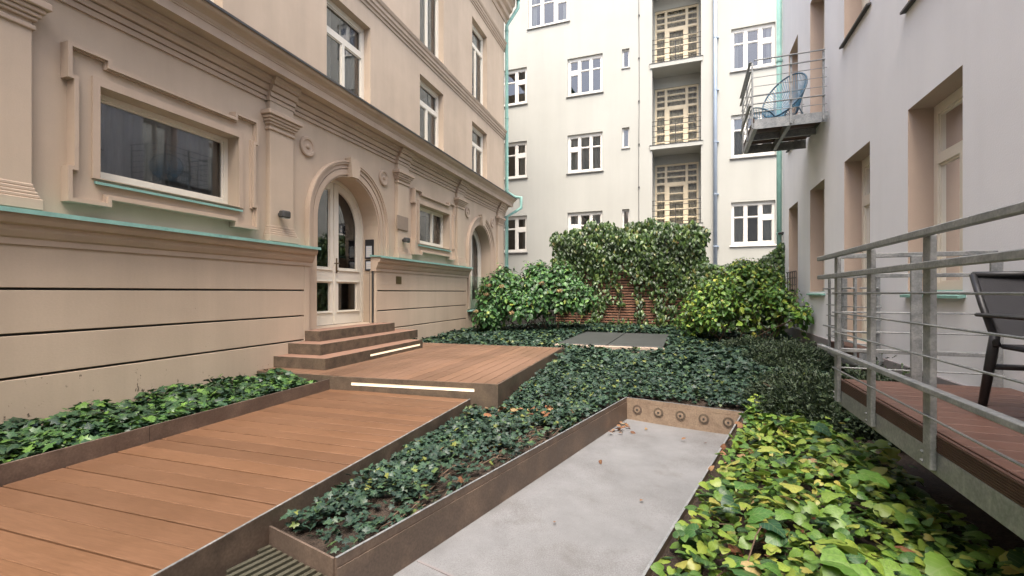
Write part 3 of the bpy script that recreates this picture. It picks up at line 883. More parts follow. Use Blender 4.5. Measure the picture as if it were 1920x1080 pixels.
# corner downpipe, set off round the cornice
px_, py_ = XU + .09, HY1 + .05
pts = [(XU + .46, HY1 + .25, 11.95), (XU + .46, HY1 + .25, 11.7), (px_, py_, 11.0), (px_, py_, 4.95), (XU + .3, py_ + .26, 4.78), (XU + .56, py_ + .26, 4.74), (XU + .56, py_ + .26, 4.36), (px_, py_, 4.02), (px_, py_, .1)]
dp = lh.part('downpipe', MB().tube(pts, .062, 10), M['teal'], None, True)
for z in (10.8, 9.2, 7.6, 6.0, 5.0, 3.6, 2.2, 1.0):
    lh.part('pipe_collar', MB().tube([(px_, py_, z), (px_, py_, z + .04)], .075, 10), M['teal'], dp)

# small things on the left house
def wall_lamp(y, z, label):
    t = Thing('wall_lamp', (XU + .1, y, z), label, 'lamp', 'lamps on the pilaster bases')
    t.part('bracket', MB().tube([(XU + .07, y, z), (XU + .13, y, z)], .035, 12), M['dark'])
    t.part('lamp_head', MB().box(XU + .12, XU + .22, y - .075, y + .085, z - .055, z + .055, .02), M['dark'])
    t.part('lens', MB().box(XU + .135, XU + .205, y - .06, y + .07, z - .0565, z - .055), M['screen'])
wall_lamp(5.50, 2.41, 'dark wall lamp on the pilaster base beside the wide curtained window')
wall_lamp(8.95, 2.40, 'dark wall lamp under the square brown panel beside the arched door')
single('wall_panel', MB().box(XU + .076, XU + .10, 8.69, 9.14, 2.62, 2.92, .004), M['brown_panel'], 'flat square brown panel mounted on the pilaster shaft', 'panel')
ic = Thing('intercom', (-5.65, 8.11, 1.75), 'dark intercom with two panels inside the door arch', 'intercom')
for z0, z1 in ((1.94, 2.33), (1.70, 1.915)):
    p = ic.part('panel', MB().box(-5.75, -5.55, 8.082, 8.108, z0, z1, .004), M['black'])
    ic.part('button_plate', MB().box(-5.72, -5.585, 8.078, 8.0815, z0 + .03, z1 - (.13 if z1 > 2 else .03)), M['screen'], p)
    for k in range(5 if z1 > 2 else 3):
        ic.part('button', MB().box(-5.70, -5.60, 8.0745, 8.0775, z0 + .045 + k * .042, z0 + .07 + k * .042), M['white'], p)
single('door_post', MB().box(-5.45, -5.41, 7.87, 7.899, .66, 1.68, .006), M['dark'], 'slim dark metal bar standing beside the intercom jamb', 'bar')
single('vent_plate', MB().box(XP, XP + .012, 8.63, 8.84, 1.44, 1.6, .003), M['bronze'], 'small square bronze plate on the upper plinth band', 'plate')

# ------------------------------------------------------------------ rear house
YB = 19.5
bh = Thing('pale_house', (-1, YB, 0), 'tall pale rendered house with stacked recessed balconies', 'house', rot=RF)
rows = [(3.06, 4.68), (6.38, 8.0), (9.68, 11.28), (12.95, 14.55)]
wins = []
for r_i, (a, b) in enumerate(rows):
    for ci, (u0, u1) in enumerate(((-8.25, -6.70), (-4.85, -3.35), (1.53, 3.02))):
        if r_i == 3 and ci == 1: continue
        if r_i == 3 and ci == 0: u0, u1 = -6.64, -4.78
        wins.append((u0, u1, a, b, r_i, ci))
smalls = [(-2.55, -2.25, 3.9, 4.68), (-2.55, -2.25, 7.2, 8.04), (-2.55, -2.25, 10.5, 11.28)]
NX0, NX1 = -1.36, .47
niche = [(3.95, 6.99), (7.15, 10.27), (10.44, 13.56)]
slabs = [(3.79, 3.95), (6.99, 7.15), (10.27, 10.44), (13.56, 13.73)]
holes = [rect(w[0], w[1], w[2], w[3]) for w in wins] + [rect(*s) for s in smalls] + [rect(NX0, NX1, 3.79, 13.73)]
wm = MB().plate(rect(-16, 9, -.4, 18), holes, fB, YB)
for h in holes[:-1]:
    n = len(h)
    wm.add([fB(a, b, YB) for a, b in h] + [fB(a, b, YB + .16) for a, b in h], [(i, (i + 1) % n, n + (i + 1) % n, n + i) for i in range(n)])
bh.part('wall', wm, M['back_wall'])
nd = YB + 1.0
nm = MB().add([(NX0, YB, 3.79), (NX0, nd, 3.79), (NX0, nd, 13.73), (NX0, YB, 13.73), (NX1, YB, 3.79), (NX1, nd, 3.79), (NX1, nd, 13.73), (NX1, YB, 13.73)], [(0, 1, 2, 3), (4, 5, 6, 7), (3, 2, 6, 7), (0, 1, 5, 4)])
dh = [rect(NX0 + .05, NX1 - .07, a + .03, a + 2.68) for a, b in niche]
nm.plate(rect(NX0, NX1, 3.79, 13.73), dh, fB, nd, nd + .12)
bh.part('recess', nm, M['back_wall'])
for a, b in slabs:
    s = bh.part('balcony_slab', MB().box(NX0 + .002, NX1 - .002, YB - .0, nd - .002, a, b).box(NX0 - .085, NX1 + .06, YB - .05, YB - .001, a + .0, b, .006), M['back_wall'])
    bh.part('drip_edge', MB().box(NX0 - .1, NX1 + .075, YB - .065, YB + .1, b + .001, b + .02), M['dark'], s)
for (a, b), dhh in zip(niche, dh):
    cols = [(.03, .235), (.275, .715), (.755, .97)]
    rws = [(.705 + i * .094, .705 + i * .094 + .085) for i in range(3)]
    low5 = [(.02 + i * .134, .02 + i * .134 + .125) for i in range(5)]
    pn = grid(cols, rws) + grid([cols[0], cols[2]], low5) + grid([(.325, .665)], [(.04 + i * .124, .04 + i * .124 + .116) for i in range(5)])
    window(bh, fB, dhh[0][0], dhh[1][0], dhh[0][1], dhh[2][1], nd + .05, 1, pn, M['ochre'], 'blind', None, name='balcony_door', cover=1.0, glass='dim_glass')  # tan blind behind weakly reflecting panes stands in for their tan reflection
    rl = MB()
    for z in (.14, .36, .58, .80, .98):
        rl.tube([(NX0 + .0, YB + .02, a + z), (NX1, YB + .02, a + z)], .012, 6)
    rl.tube([((NX0 + NX1) / 2 - .02, YB + .02, a), ((NX0 + NX1) / 2 - .02, YB + .02, a + .82)], .014, 6)
    rl.tube([(NX0 + .03, YB + .02, a), (NX0 + .03, YB + .02, a + 1.0)], .012, 6).tube([(NX1 - .03, YB + .02, a), (NX1 - .03, YB + .02, a + 1.0)], .012, 6)
    bh.part('railing', rl, M['dark'])
for (u0, u1, v0, v1, r_i, ci) in wins:
    c3 = [(.06, .30), (.37, .63), (.70, .94)]
    thin = lambda c: [(c[0], c[1], .06, .635), (c[0], c[1], .655, .92)]
    thick = lambda c: [(c[0] + .01, c[1], .07, .56), (c[0] + .01, c[1], .68, .92)]
    if ci == 1: pn = thick(c3[0]) + thin(c3[1]) + thin(c3[2])
    elif ci == 0: pn = thin(c3[0]) + thin(c3[1]) + thick(c3[2])
    else: pn = thin(c3[0]) + thin(c3[1]) + thick(c3[2])
    cur = {(0, 0): 'grey_curtain', (0, 1): 'curtain', (0, 2): 'curtain', (1, 0): 'curtain', (1, 1): 'curtain', (1, 2): 'grey_curtain', (2, 0): 'grey_curtain', (2, 1): None, (2, 2): 'grey_curtain', (3, 0): 'curtain', (3, 2): None}[(r_i, ci)]
    window(bh, fB, u0 + .001, u1 - .001, v0 + .001, v1 - .001, YB + .09, 1, pn, M['white'], cur, (.05, YB - .05, .05, M['dark'] if ci != 2 or r_i else M['white']), cover=(.35, .8, .55, 1.0, .65, .45)[(r_i * 2 + ci) % 6])
for s in smalls:
    window(bh, fB, s[0] + .001, s[1] - .001, s[2] + .001, s[3] - .001, YB + .09, 1, [(.14, .86, .07, .93)], M['white'], 'blind' if s[2] < 8 else None, (.03, YB - .03, .03, M['dark']))
gp = bh.part('downpipe', MB().tube([(.97, YB - .10, 18), (.97, YB - .10, -.3)], .072, 12), M['grey_pipe'], None, True)
for z in np.arange(1, 17, 2.0):
    bh.part('pipe_collar', MB().tube([(.97, YB - .10, z), (.97, YB - .10, z + .05)], .082, 12).box(1.03, 1.10, YB - .12, YB, z, z + .04), M['grey_pipe'], gp)
cbm = MB().tube([(-1.87 + .012 * math.sin(z * .8), YB - .03, z) for z in np.arange(17.5, 1.0, -.5)], .009, 5)
cbo = bh.part('cable', cbm, M['dark'])
for z in np.arange(2, 17, 1.75): bh.part('cable_clip', MB().box(-1.9, -1.84, YB - .05, YB, z, z + .06), M['dark'], cbo)
bh.part('roof', MB().add([(-16, YB - .4, 18), (9, YB - .4, 18), (9, YB + 6, 20.5), (-16, YB + 6, 20.5)], [(0, 1, 2, 3)]), M['brown_panel'])

# ------------------------------------------------------------------ right house
XR = 2.2
rh = Thing('grey_house', (XR, 6, 0), 'pale grey rendered house with deep tan window reveals', 'house', rot=RF)
RY1 = 13.23
g_op = [(5.09, 6.15, 1.27, 3.21), (7.26, 8.32, .56, 3.22), (9.40, 10.41, 1.27, 3.22), (11.48, 12.44, .9, 3.21), (2.92, 3.98, .60, 3.21), (.76, 1.82, 1.27, 3.21), (-1.4, -.34, 1.27, 3.21)]
u_op = [(5.09, 6.15, 4.33, 6.82), (7.26, 8.32, 5.02, 6.82), (9.40, 10.41, 4.33, 6.82), (11.48, 12.44, 4.6, 6.80), (2.92, 3.98, 5.02, 6.82), (.76, 1.82, 5.02, 6.82)]
ops = g_op + u_op
holes = [rect(a, b, c, d) for a, b, c, d in ops]
RZ = 9.4
wm = MB().plate(rect(-6, RY1, -.4, RZ), holes, fL, XR)
wm.add([(XR, RY1, -.4), (9, RY1, -.4), (9, RY1, RZ), (XR, RY1, RZ), (XR, -6, -.4), (9, -6, -.4), (9, -6, RZ), (XR, -6, RZ)], [(0, 1, 2, 3), (4, 5, 6, 7), (3, 2, 6, 7)])
wl = rh.part('wall', wm, M['right_wall'])
for h in holes:
    n = 4
    rv = MB().add([fL(a, b, XR) for a, b in h] + [fL(a, b, XR + .30) for a, b in h], [(i, (i + 1) % n, n + (i + 1) % n, n + i) for i in range(n)])
    rh.part('reveal', rv, M['reveal'], wl)
rb = rh.part('base_strip', MB().box(XR - .025, XR + .02, -6, RY1 + .02, -.4, .47, .004), M['base_strip'])
for i, (a, b, c, d) in enumerate(ops):
    tall = d - c > 2.2
    pn = [(.075, .925, .73, .95), (.075, .47, .045, .68), (.53, .925, .045, .68)] if not tall else [(.075, .925, .79, .95), (.075, .47, .05, .74), (.53, .925, .05, .74)]
    sl = (.04, XR - .055, .05, M['teal'] if i < len(g_op) else M['dark']) if not (i == 1) else (.03, XR - .02, .02, M['teal'])
    window(rh, fL, a + .001, b - .001, c + .001, d - .001, XR + .22, 1, pn, M['cream'], ['curtain', 'grey_curtain', 'curtain', None][i % 4], sl, depth=.075, cover=.5, glass='dim_glass' if i < len(g_op) else 'glass')
rp = rh.part('downpipe', MB().tube([(XR - .075, RY1 - .03, RZ), (XR - .075, RY1 - .03, .0)], .06, 12), M['teal'], None, True)
for z in (.9, 2.7, 4.9, 7.0, 9.2):
    rh.part('pipe_collar', MB().tube([(XR - .075, RY1 - .03, z), (XR - .075, RY1 - .03, z + .05)], .072, 12), M['teal'], rp)
rh.part('pipe_bracket', MB().box(XR - .03, XR + .0, RY1 - .10, RY1 - .03, 2.68, 2.76).tube([(XR - .1, RY1 - .11, 2.72), (XR - .02, RY1 - .20, 2.72)], .03, 8), M['dark'], rp)
gd = MB()
for z in np.linspace(1.0, 1.72, 6):
    gd.tube([(XR - .03, 11.5, z), (XR - .03, 12.42, z)], .009, 6)
for yy in np.linspace(11.5, 12.42, 6):
    gd.tube([(XR - .03, yy, .9), (XR - .03, yy, 1.72)], .009, 6)
rh.part('window_guard', gd, M['dark'])

# ------------------------------------------------------------------ unseen house added behind the viewer to cut low light and fill reflections
ch_ = Thing('added_rear_house', (-2, -9, 0), 'unseen beige house added behind the viewer to cut low light', 'house', rot=RF)
cw = [(u, u + 1.3, v, v + 1.9) for v in (1.4, 5.0) for u in (-10.5, -7.6, -4.7, -1.8, 1.1)]
holes = [rect(*q) for q in cw]
wm = MB().plate(rect(-14, 8, -.5, 8.8), holes, fB, -9.0)
for h in holes:
    wm.add([fB(a, b, -9.0) for a, b in h] + [fB(a, b, -9.2) for a, b in h], [(i, (i + 1) % 4, 4 + (i + 1) % 4, 4 + i) for i in range(4)])
ch_.part('wall', wm, M['stucco'])
for q in cw:
    window(ch_, fB, q[0] + .001, q[1] - .001, q[2] + .001, q[3] - .001, -9.12, -1, [(.07, .47, .05, .66), (.53, .93, .05, .66), (.07, .93, .71, .95)], M['cream'], 'curtain', (.05, -8.93, .05, M['dark']), cover=.6)
ch_.part('roof', MB().add([(-14, -8.6, 8.8), (8, -8.6, 8.8), (8, -14, 11.5), (-14, -14, 11.5)], [(0, 1, 2, 3)]), M['brown_panel'])

# ------------------------------------------------------------------ steel balconies
def balcony(name, label, cat, xa, ya, yb, zd, post_front, post_side, far_over=.35, group=None, hr=.99, plank_mat='terrace', near_side=False, far_side=True, slim=1.0):
    t = Thing(name, (xa + .5, (ya + yb) / 2, zd), label, cat, group, rot=RF)
    xb = XR - .03
    # planks across
    w = .145; L_ = xb - xa - .03
    pm = MB().box(-L_ / 2, L_ / 2, -w / 2 + .003, w / 2 - .003, -.024, 0, .003).mesh('plank'); pm.materials.append(M[plank_mat])
    y = yb - w / 2
    while y > ya + w / 2:
        t.inst('plank', pm, ((xa + xb) / 2 + .015, y, zd)); y -= w
    fb = t.part('edge_board', MB().box(xa - .005, xa + .014, ya, yb, zd - .085, zd + .002, .002), M['rust_rib'])
    rb_ = MB()
    for i in range(7): rb_.box(xa - .009, xa - .0052, ya, yb, zd - .078 + i * .0115, zd - .072 + i * .0115)
    t.part('rib', rb_, M['rust_rib'], fb)
    t.part('channel', MB().box(xa - .006, xa + .006, ya, yb, zd - .20, zd - .0855, .002).box(xa + .006, xa + .06, ya, yb, zd - .20, zd - .19), M['galv'])
    for y in ((ya, ya + .012), (yb - .012, yb)):
        t.part('end_channel', MB().box(xa + .008, xb, y[0], y[1], zd - .20, zd - .03), M['galv'])
    n = max(2, int((yb - ya) / .75))
    for i in range(1, n):
        y = ya + (yb - ya) * i / n
        t.part('joist', MB().box(xa + .008, xb, y - .02, y + .02, zd - .17, zd - .05), M['galv'])
    t.part('bearer', MB().box((xa + xb) / 2 - .03, (xa + xb) / 2 + .03, ya + .013, yb - .013, zd - .19, zd - .055), M['galv'])
    # posts, outside the channel
    def post(x, y, along):
        if along == 'y': m = MB().box(x - .034, x - .0062, y - .038 * slim, y + .038 * slim, zd - .175, zd + hr - .02, .003)
        else: m = MB().box(x - .034 * slim, x + .034 * slim, y + .001, y + .028 * slim, zd - .175, zd + hr - .02, .003)
        p = t.part('post', m, M['galv'])
        for dz in (-.155, -.11):
            bo = MB()
            if along == 'y': bo.tube([(x - .03, y + .034, zd + dz), (x - .03, y + .062, zd + dz)], .008, 6)
            else: bo.tube([(x + .034, y + .01, zd + dz), (x + .06, y + .01, zd + dz)], .008, 6)
            t.part('bolt', bo, M['galv'], p)
    for y in post_front: post(xa, y, 'y')
    yn = ya if ya < post_front[-1] else post_front[-1]
    for i, (z, h, wd) in enumerate(((hr - .01, .035 * slim, .05), (hr - .17, .035 * slim, .04), (.225, .03 * slim, .05))):
        t.part('rail', MB().box(xa - .075, xa - .0345, ya - .0, yb + far_over, zd + z - h / 2, zd + z + h / 2, .004), M['galv'])
    for z in (.685, .53, .375, .085):
        t.part('thin_bar', MB().tube([(xa - .04, ya, zd + z), (xa - .04, yb + .02, zd + z)], .006, 6), M['galv'])
    for ok, ys, sg in ((far_side, yb, 1), (near_side, ya, -1)):
        if not ok: continue
        for x in post_side: post(x, ys if sg > 0 else ys - .03, 'x')
        for z, h in ((hr - .01, .035 * slim), (hr - .17, .03 * slim), (.225, .03 * slim)):
            t.part('rail', MB().box(xa + .0, xb - .05, ys + sg * .03, ys + sg * .06, zd + z - h / 2, zd + z + h / 2, .003), M['galv'])
        for z in (.685, .53, .375, .085):
            t.part('thin_bar', MB().tube([(xa - .03, ys + sg * .03, zd + z), (xb - .02, ys + sg * .03, zd + z)], .006, 6), M['galv'])
    return t
balcony('steel_terrace', 'long galvanised steel terrace with dark brown boards beside the vines', 'terrace', 1.13, -2.0, 4.40, .57, (4.36, 3.64, 2.86, 2.06, 1.2, .3), (1.63, 2.1))
balcony('steel_terrace', 'short galvanised landing with railing at the tall door of the grey house', 'terrace', 1.93, 6.75, 7.95, .55, (7.9, 7.3, 6.8), (2.12,), .08, hr=.93, near_side=True, slim=.6)
balcony('steel_balcony', 'raised galvanised balcony holding a round blue cord chair', 'balcony', 1.07, 9.06, 10.62, 4.30, (10.58, 9.84, 9.10), (1.63, 2.1), .05, near_side=True, plank_mat='terrace', slim=.5)

# black sling chair on the terrace
ch = Thing('sling_chair', (1.75, 3.45, .57), 'black sling armchair standing on the brown terrace boards', 'chair', rot=RF)
def chair_pts():
    zd = .572
    # seat square: faces the camera side; back towards the wall and far end
    return zd
zd = .572
cx0, cx1, cyb, cyf = 1.55, 2.06, 3.27, 2.77
for x in (cx0, cx1):
    s = -1 if x == cx0 else 1
    ch.part('leg', MB().tube([(x, cyb + .13, zd), (x, cyb + .03, zd + .34), (x, cyb - .0, zd + .46)], [.019, .024, .022], 10), M['black'], None, True)
    ch.part('leg', MB().tube([(x, cyf - .06, zd), (x, cyf - .01, zd + .34), (x, cyf + .0, zd + .55)], [.019, .023, .02], 10), M['black'], None, True)
    ch.part('arm', MB().box(x - .028, x + .028, cyf - .06, cyb + .14, zd + .55, zd + .572, .008), M['black'])
    ch.part('back_post', MB().tube([(x, cyb - .02, zd + .40), (x, cyb + .12, zd + .62), (x, cyb + .21, zd + .79)], .017, 8), M['black'], None, True)
ch.part('stretcher', MB().tube([(cx0, cyb + .045, zd + .28), (cx1, cyb + .045, zd + .28)], .016, 8), M['black'], None, True)
ch.part('seat', MB().box(cx0 + .015, cx1 - .015, cyf, cyb, zd + .385, zd + .41, .01), M['mesh_fabric'])
bk = MB(); n = 10; vs = []
for i in range(n + 1):
    t = i / n
    yy = cyb + .03 + .18 * t; zz = zd + .45 + .34 * t
    for x in (cx0 + .01, (cx0 + cx1) / 2, cx1 - .01):
        vs.append((x, yy + (.025 if x == (cx0 + cx1) / 2 else 0), zz))
fs = [(3 * i + j, 3 * i + j + 1, 3 * i + j + 4, 3 * i + j + 3) for i in range(n) for j in range(2)]
ch.part('backrest', bk.add(vs, fs), M['mesh_fabric'], None, True)
ch.part('top_rail', MB().tube([(cx0, cyb + .21, zd + .79), (cx1, cyb + .21, zd + .79)], .018, 8), M['black'], None, True)

# round cord chair on the raised balcony
def cord_chair(cx, cy, z0, tilt, face, label, sc=1.0):
    t = Thing('cord_chair', (cx, cy, z0), label, 'chair', rot=RF)
    ct, stl = math.cos(tilt), math.sin(tilt)
    cf, sf = math.cos(face), math.sin(face)
    def P3(a, b, c):                       # a across, b up the tilted disc, c out of it
        x, yv, z = a, -b * stl * -1 + c * ct, b * ct + c * stl
        yv = b * stl + c * -ct
        return (cx + (x * cf - yv * sf) * sc, cy + (x * sf + yv * cf) * sc, z0 + (.52 + z) * sc)
    rim = [P3(.40 * math.sin(a), .46 * math.cos(a), 0) for a in np.linspace(0, 2 * math.pi, 33)[:-1]]
    t.part('rim', MB().tube(rim, .014, 8, closed=True), M['navy'], None, True)
    ring = [P3(.13 * math.sin(a), -.16 + .13 * math.cos(a), -.30) for a in np.linspace(0, 2 * math.pi, 25)[:-1]]
    t.part('seat_ring', MB().tube(ring, .011, 6, closed=True), M['navy'], None, True)
    cm = MB()
    for a in np.linspace(0, 2 * math.pi, 61)[:-1]:
        p, q = P3(.40 * math.sin(a), .46 * math.cos(a), 0), P3(.13 * math.sin(a), -.16 + .13 * math.cos(a), -.30)
        cm.tube([p, q], .0055, 4, False)
    t.part('cord', cm, M['blue_cord'], kind='stuff')
    for a, b in ((-.30, -.28), (.30, -.28), (-.26, .26), (.26, .26)):
        q = (cx + (a * cf - b * sf) * sc, cy + (a * sf + b * cf) * sc, z0)
        aa = .13 * (1 if a > 0 else -1)
        t.part('leg', MB().tube([q, P3(aa * .9, -.16 + .08 * (1 if b > 0 else -1), -.30)], .011, 6), M['navy'])
    return t
cord_chair(1.62, 9.6, 4.302, R(27), R(-45), 'round blue cord chair on the raised steel balcony')
ft = Thing('cord_footstool', (1.28, 9.7, 4.302), 'low blue cord footstool beside the balcony railing', 'footstool', rot=RF)
ringt = [(1.30 + .2 * math.cos(a), 9.75 + .32 * math.sin(a), 4.55 - .12 * math.cos(a)) for a in np.linspace(0, 2 * math.pi, 25)[:-1]]
ringb = [(1.30 + .14 * math.cos(a), 9.75 + .24 * math.sin(a), 4.34) for a in np.linspace(0, 2 * math.pi, 25)[:-1]]
ft.part('rim', MB().tube(ringt, .012, 6, closed=True), M['navy'], None, True)
cm = MB()
for a, b in zip(ringt, ringb): cm.tube([a, b], .007, 4, False)
ft.part('cord', cm, M['blue_cord'])
ft.part('foot_ring', MB().tube(ringb, .012, 6, closed=True), M['navy'], None, True)

# ------------------------------------------------------------------ trough, planter plates, grating
def slant(mb, a0, a1, b0, b1, z0, z1):
    q = [TR(a0, b0), TR(a1, b0), TR(a1, b1), TR(a0, b1)]
    mb.add([(*p, z0) for p in q] + [(*p, z1) for p in q], [(0, 3, 2, 1), (4, 5, 6, 7), (0, 1, 5, 4), (1, 2, 6, 5), (2, 3, 7, 6), (3, 0, 4, 7)])
    return mb
tr = Thing('steel_trough', (*TR(-3, .66), -.36), 'long sunken trough of brown steel with grey concrete floor', 'trough')
fm = MB(); na, nb = 60, 10
vs = []
for i in range(na + 1):
    for j in range(nb + 1):
        p = TR(-9 * i / na - .001, 1.33 * j / nb)
        vs.append((*p, -.352 - .008 * math.sin(math.pi * j / nb) + random.uniform(-.0006, .0006)))
fm.add(vs, [(i * (nb + 1) + j, i * (nb + 1) + j + 1, (i + 1) * (nb + 1) + j + 1, (i + 1) * (nb + 1) + j) for i in range(na) for j in range(nb)])
tr.part('floor', fm, M['concrete'], None, True)
tr.part('floor_joint', slant(MB(), -3.74, -3.725, .02, .62, -.36, -.349), M['base_strip'])
for a0, a1 in ((-4.28, -.62), (-.617, 0)):
    tr.part('side_plate', slant(slant(MB(), a0, a1, -.012, 0, -.13, -.08), a0, a1, -.012, .006, -.38, -.133), M['corten'])
tr.part('side_plate', slant(MB(), -9, -4.283, -.012, .006, -.38, -.175), M['corten'])
tr.part('side_plate', slant(slant(MB(), -9, 0, 1.33, 1.342, -.13, -.08), -9, 0, 1.324, 1.342, -.38, -.133), M['corten'])
for q in ((-4.28, 0, -.013, .001), (-9, 0, 1.329, 1.343), (0, .013, -.013, 1.343)):
    tr.part('rim', slant(MB(), *q, -.0795, -.077), M['galv'])
ep = tr.part('end_plate', slant(slant(MB(), 0, .012, -.012, 1.342, -.13, -.08), -.006, .012, .0065, 1.3235, -.38, -.133), M['corten_pale'])
for k in range(5):
    b = .14 + k * .262
    def disc(r, d0, d1, n=20):
        mb = MB(); vs = []
        for dd in (d0, d1):
            for j in range(n):
                t = 2 * math.pi * j / n
                p = TR(-.006 - dd, b + r * math.cos(t)); vs.append((*p, -.215 + r * math.sin(t)))
        return mb.add(vs, [(j, (j + 1) % n, n + (j + 1) % n, n + j) for j in range(n)] + [tuple(range(n, 2 * n))])
    d = tr.part('nozzle', disc(.058, 0, .008), M['corten'] if k == 0 else M['step_steel'])
    tr.part('ring', disc(.036, .008, .014), M['corten_pale'], d)
    tr.part('jet', disc(.012, .014, .02), M['dark'], d)
pe = MB()
p0, p1 = (-2.137, 2.115), TR(-4.28, -.012)
dx, dy = e1[0] * .012, e1[1] * .012
pe.add([(p0[0], p0[1], -.3), (p1[0], p1[1], -.3), (p1[0] - dx, p1[1] - dy, -.3), (p0[0] - dx, p0[1] - dy, -.3), (p0[0], p0[1], -.08), (p1[0], p1[1], -.08), (p1[0] - dx, p1[1] - dy, -.08), (p0[0] - dx, p0[1] - dy, -.08)],
       [(0, 3, 2, 1), (4, 5, 6, 7), (0, 1, 5, 4), (1, 2, 6, 5), (2, 3, 7, 6), (3, 0, 4, 7)])
tr.part('planter_plate', pe, M['corten'])
gr = Thing('drain_grating', (-1.9, 1.5, -.2), 'narrow steel bar grating beside the boardwalk edge', 'grating')
for k in range(16):
    b = -.05 - k * .052
    # bars run along the trough, cut off by the boardwalk edging
    xlim = -2.13
    p_a = TR(-4.3, b); p_b = TR(-7.5, b)
    if p_a[0] < xlim: continue
    a_end = -4.3
    if p_b[0] < xlim:
        a_cut = -4.3 - (p_a[0] - xlim) / e1[0]
    else: a_cut = -7.5
    q0, q1 = TR(-4.3, b), TR(a_cut, b)
    if abs(a_cut + 4.3) < .05: continue
    gr.part('bar', MB().bar((q0[0], q0[1], -.195), (q1[0], q1[1], -.195), .026, .04), M['grate'])
gr.part('tray', MB().add([(-2.137, 2.11, -.3), (*TR(-4.3, 0), -.3), (*TR(-8, 0), -.3), (-2.137, -1.7, -.3)], [(0, 1, 2, 3)]), M['dark'])

# slabs in the ivy
sl = Thing('slab_cover', (-1.5, 10.8, .1), 'pair of dark stone cover slabs lying in the ivy before the trellis', 'cover slabs', rot=RF)
for a, b in ((-2.52, -1.52), (-1.50, -.45)):
    sl.part('slab', MB().box(a, b, 9.30, 12.2, .16, .215, .006), M['slab'])
sl.part('kerb', MB().box(-2.56, -.42, 9.2, 9.295, -.05, .20, .008).box(-2.56, -2.53, 9.3, 12.2, -.05, .19), M['slab_edge'])

# ------------------------------------------------------------------ leaves
def leaf_ivy():
    o = [(0, .06), (.30, -.10), (.52, .10), (.34, .30), (.56, .58), (.24, .60), (0, 1.0)]
    pts = o + [(-x, y) for x, y in o[-2:0:-1]]
    v = [(0, .34, .07)] + [(x, y, -.05 * (x * x + (y - .3) ** 2) * 2 - .05 * abs(x)) for x, y in pts]
    n = len(pts)
    return np.array(v), [(0, 1 + i, 1 + (i + 1) % n) for i in range(n)]
def leaf_vine(lob=0.0, nt=22):
    v = [(0, .42, .05)]; out = []
    for i in range(nt):
        th = -math.pi + 2 * math.pi * (i + .5) / nt
        r = .46 * (1 + (.05 + .13 * lob) * math.cos(3 * th) + (.04 * lob) * math.cos(5 * th)) + .12 * math.exp(-(th / .3) ** 2)
        r *= 1 - .55 * math.exp(-((math.pi - abs(th)) / .28) ** 2)
        r += .018 * (1 if i % 2 else -1)
        out.append((r * math.sin(th), r * math.cos(th)))
    for k, dz in ((.55, .0), (1.0, 0)):
        for x, y in out:
            xx, yy = x * k, y * k
            v.append((xx, .42 + yy, .05 + .10 * abs(xx) - .42 * (xx * xx + yy * yy) - .10 * max(0, yy) ** 2 + (.02 * math.sin(17 * xx + 9 * yy) if k == 1 else 0)))
    f = []
    for i in range(nt):
        j = (i + 1) % nt
        f.append((0, 1 + i, 1 + j)); f.append((1 + i, 1 + nt + i, 1 + nt + j, 1 + j))
    return np.array(v), f
def leaf_ovate(w=.34, curl=.3):
    rows = [(0, 0), (.18, .75), (.42, 1.0), (.68, .78), (.88, .35), (1.0, 0)]
    v = []; f = []
    for y, k in rows:
        z = -curl * y * y
        v.append((0, y, z))
        v.append((-w * k, y, z + .3 * w * k)); v.append((w * k, y, z + .3 * w * k))
    for i in range(len(rows) - 1):
        a, b = 3 * i, 3 * i + 3
        f += [(a, b, b + 1, a + 1), (a, a + 2, b + 2, b)]
    f = [tuple(dict.fromkeys(q)) for q in f]
    return np.array(v), f
def needle():
    v = [(-.03, 0, 0), (.03, 0, 0), (.03, .4, .02), (.0, 1, .0), (-.03, .4, .02), (.24, .62, .08), (-.24, .68, .08), (.22, .28, .08), (-.22, .34, .08)]
    return np.array(v), [(0, 1, 2, 3), (0, 3, 4), (2, 5, 3), (4, 3, 6), (1, 7, 2), (0, 4, 8)]

def basis(nrm, tip):
    nrm = nrm / np.linalg.norm(nrm, axis=1, keepdims=True)
    t = tip - nrm * np.sum(tip * nrm, axis=1, keepdims=True)
    t /= np.linalg.norm(t, axis=1, keepdims=True) + 1e-9
    b = np.cross(t, nrm)
    return b, t, nrm

def leaf_mesh(name, leaf, pos, nrm, tip, size, mat, off=(0, 0, 0)):
    lv, lf = leaf
    b, t, n = basis(nrm, tip)
    N_, k = len(pos), len(lv)
    s = size[:, None, None]
    asp = rng.uniform(.85, 1.15, N_)[:, None, None]
    P = pos[:, None, :] + s * (asp * lv[None, :, 0:1] * b[:, None, :] + lv[None, :, 1:2] * t[:, None, :] + lv[None, :, 2:3] * n[:, None, :])
    P = P.reshape(-1, 3) - np.array(off)
    sizes = np.array([len(f) for f in lf]); flat = np.concatenate([np.array(f) for f in lf])
    idx = (flat[None, :] + (np.arange(N_) * k)[:, None]).reshape(-1)
    tot = np.tile(sizes, N_)
    start = np.concatenate([[0], np.cumsum(tot)[:-1]])
    me = bpy.data.meshes.new(name)
    me.vertices.add(len(P)); me.vertices.foreach_set('co', P.astype(np.float32).ravel())
    me.loops.add(len(idx)); me.loops.foreach_set('vertex_index', idx.astype(np.int32))
    me.polygons.add(len(tot)); me.polygons.foreach_set('loop_start', start.astype(np.int32))
    me.update(calc_edges=True)
    me.polygons.foreach_set('use_smooth', [True] * len(tot))
    me.materials.append(mat)
    ul = me.uv_layers.new(name='UVMap')
    ul.data.foreach_set('uv', np.tile(lv[flat][:, :2], (N_, 1)).astype(np.float32).ravel())
    return me

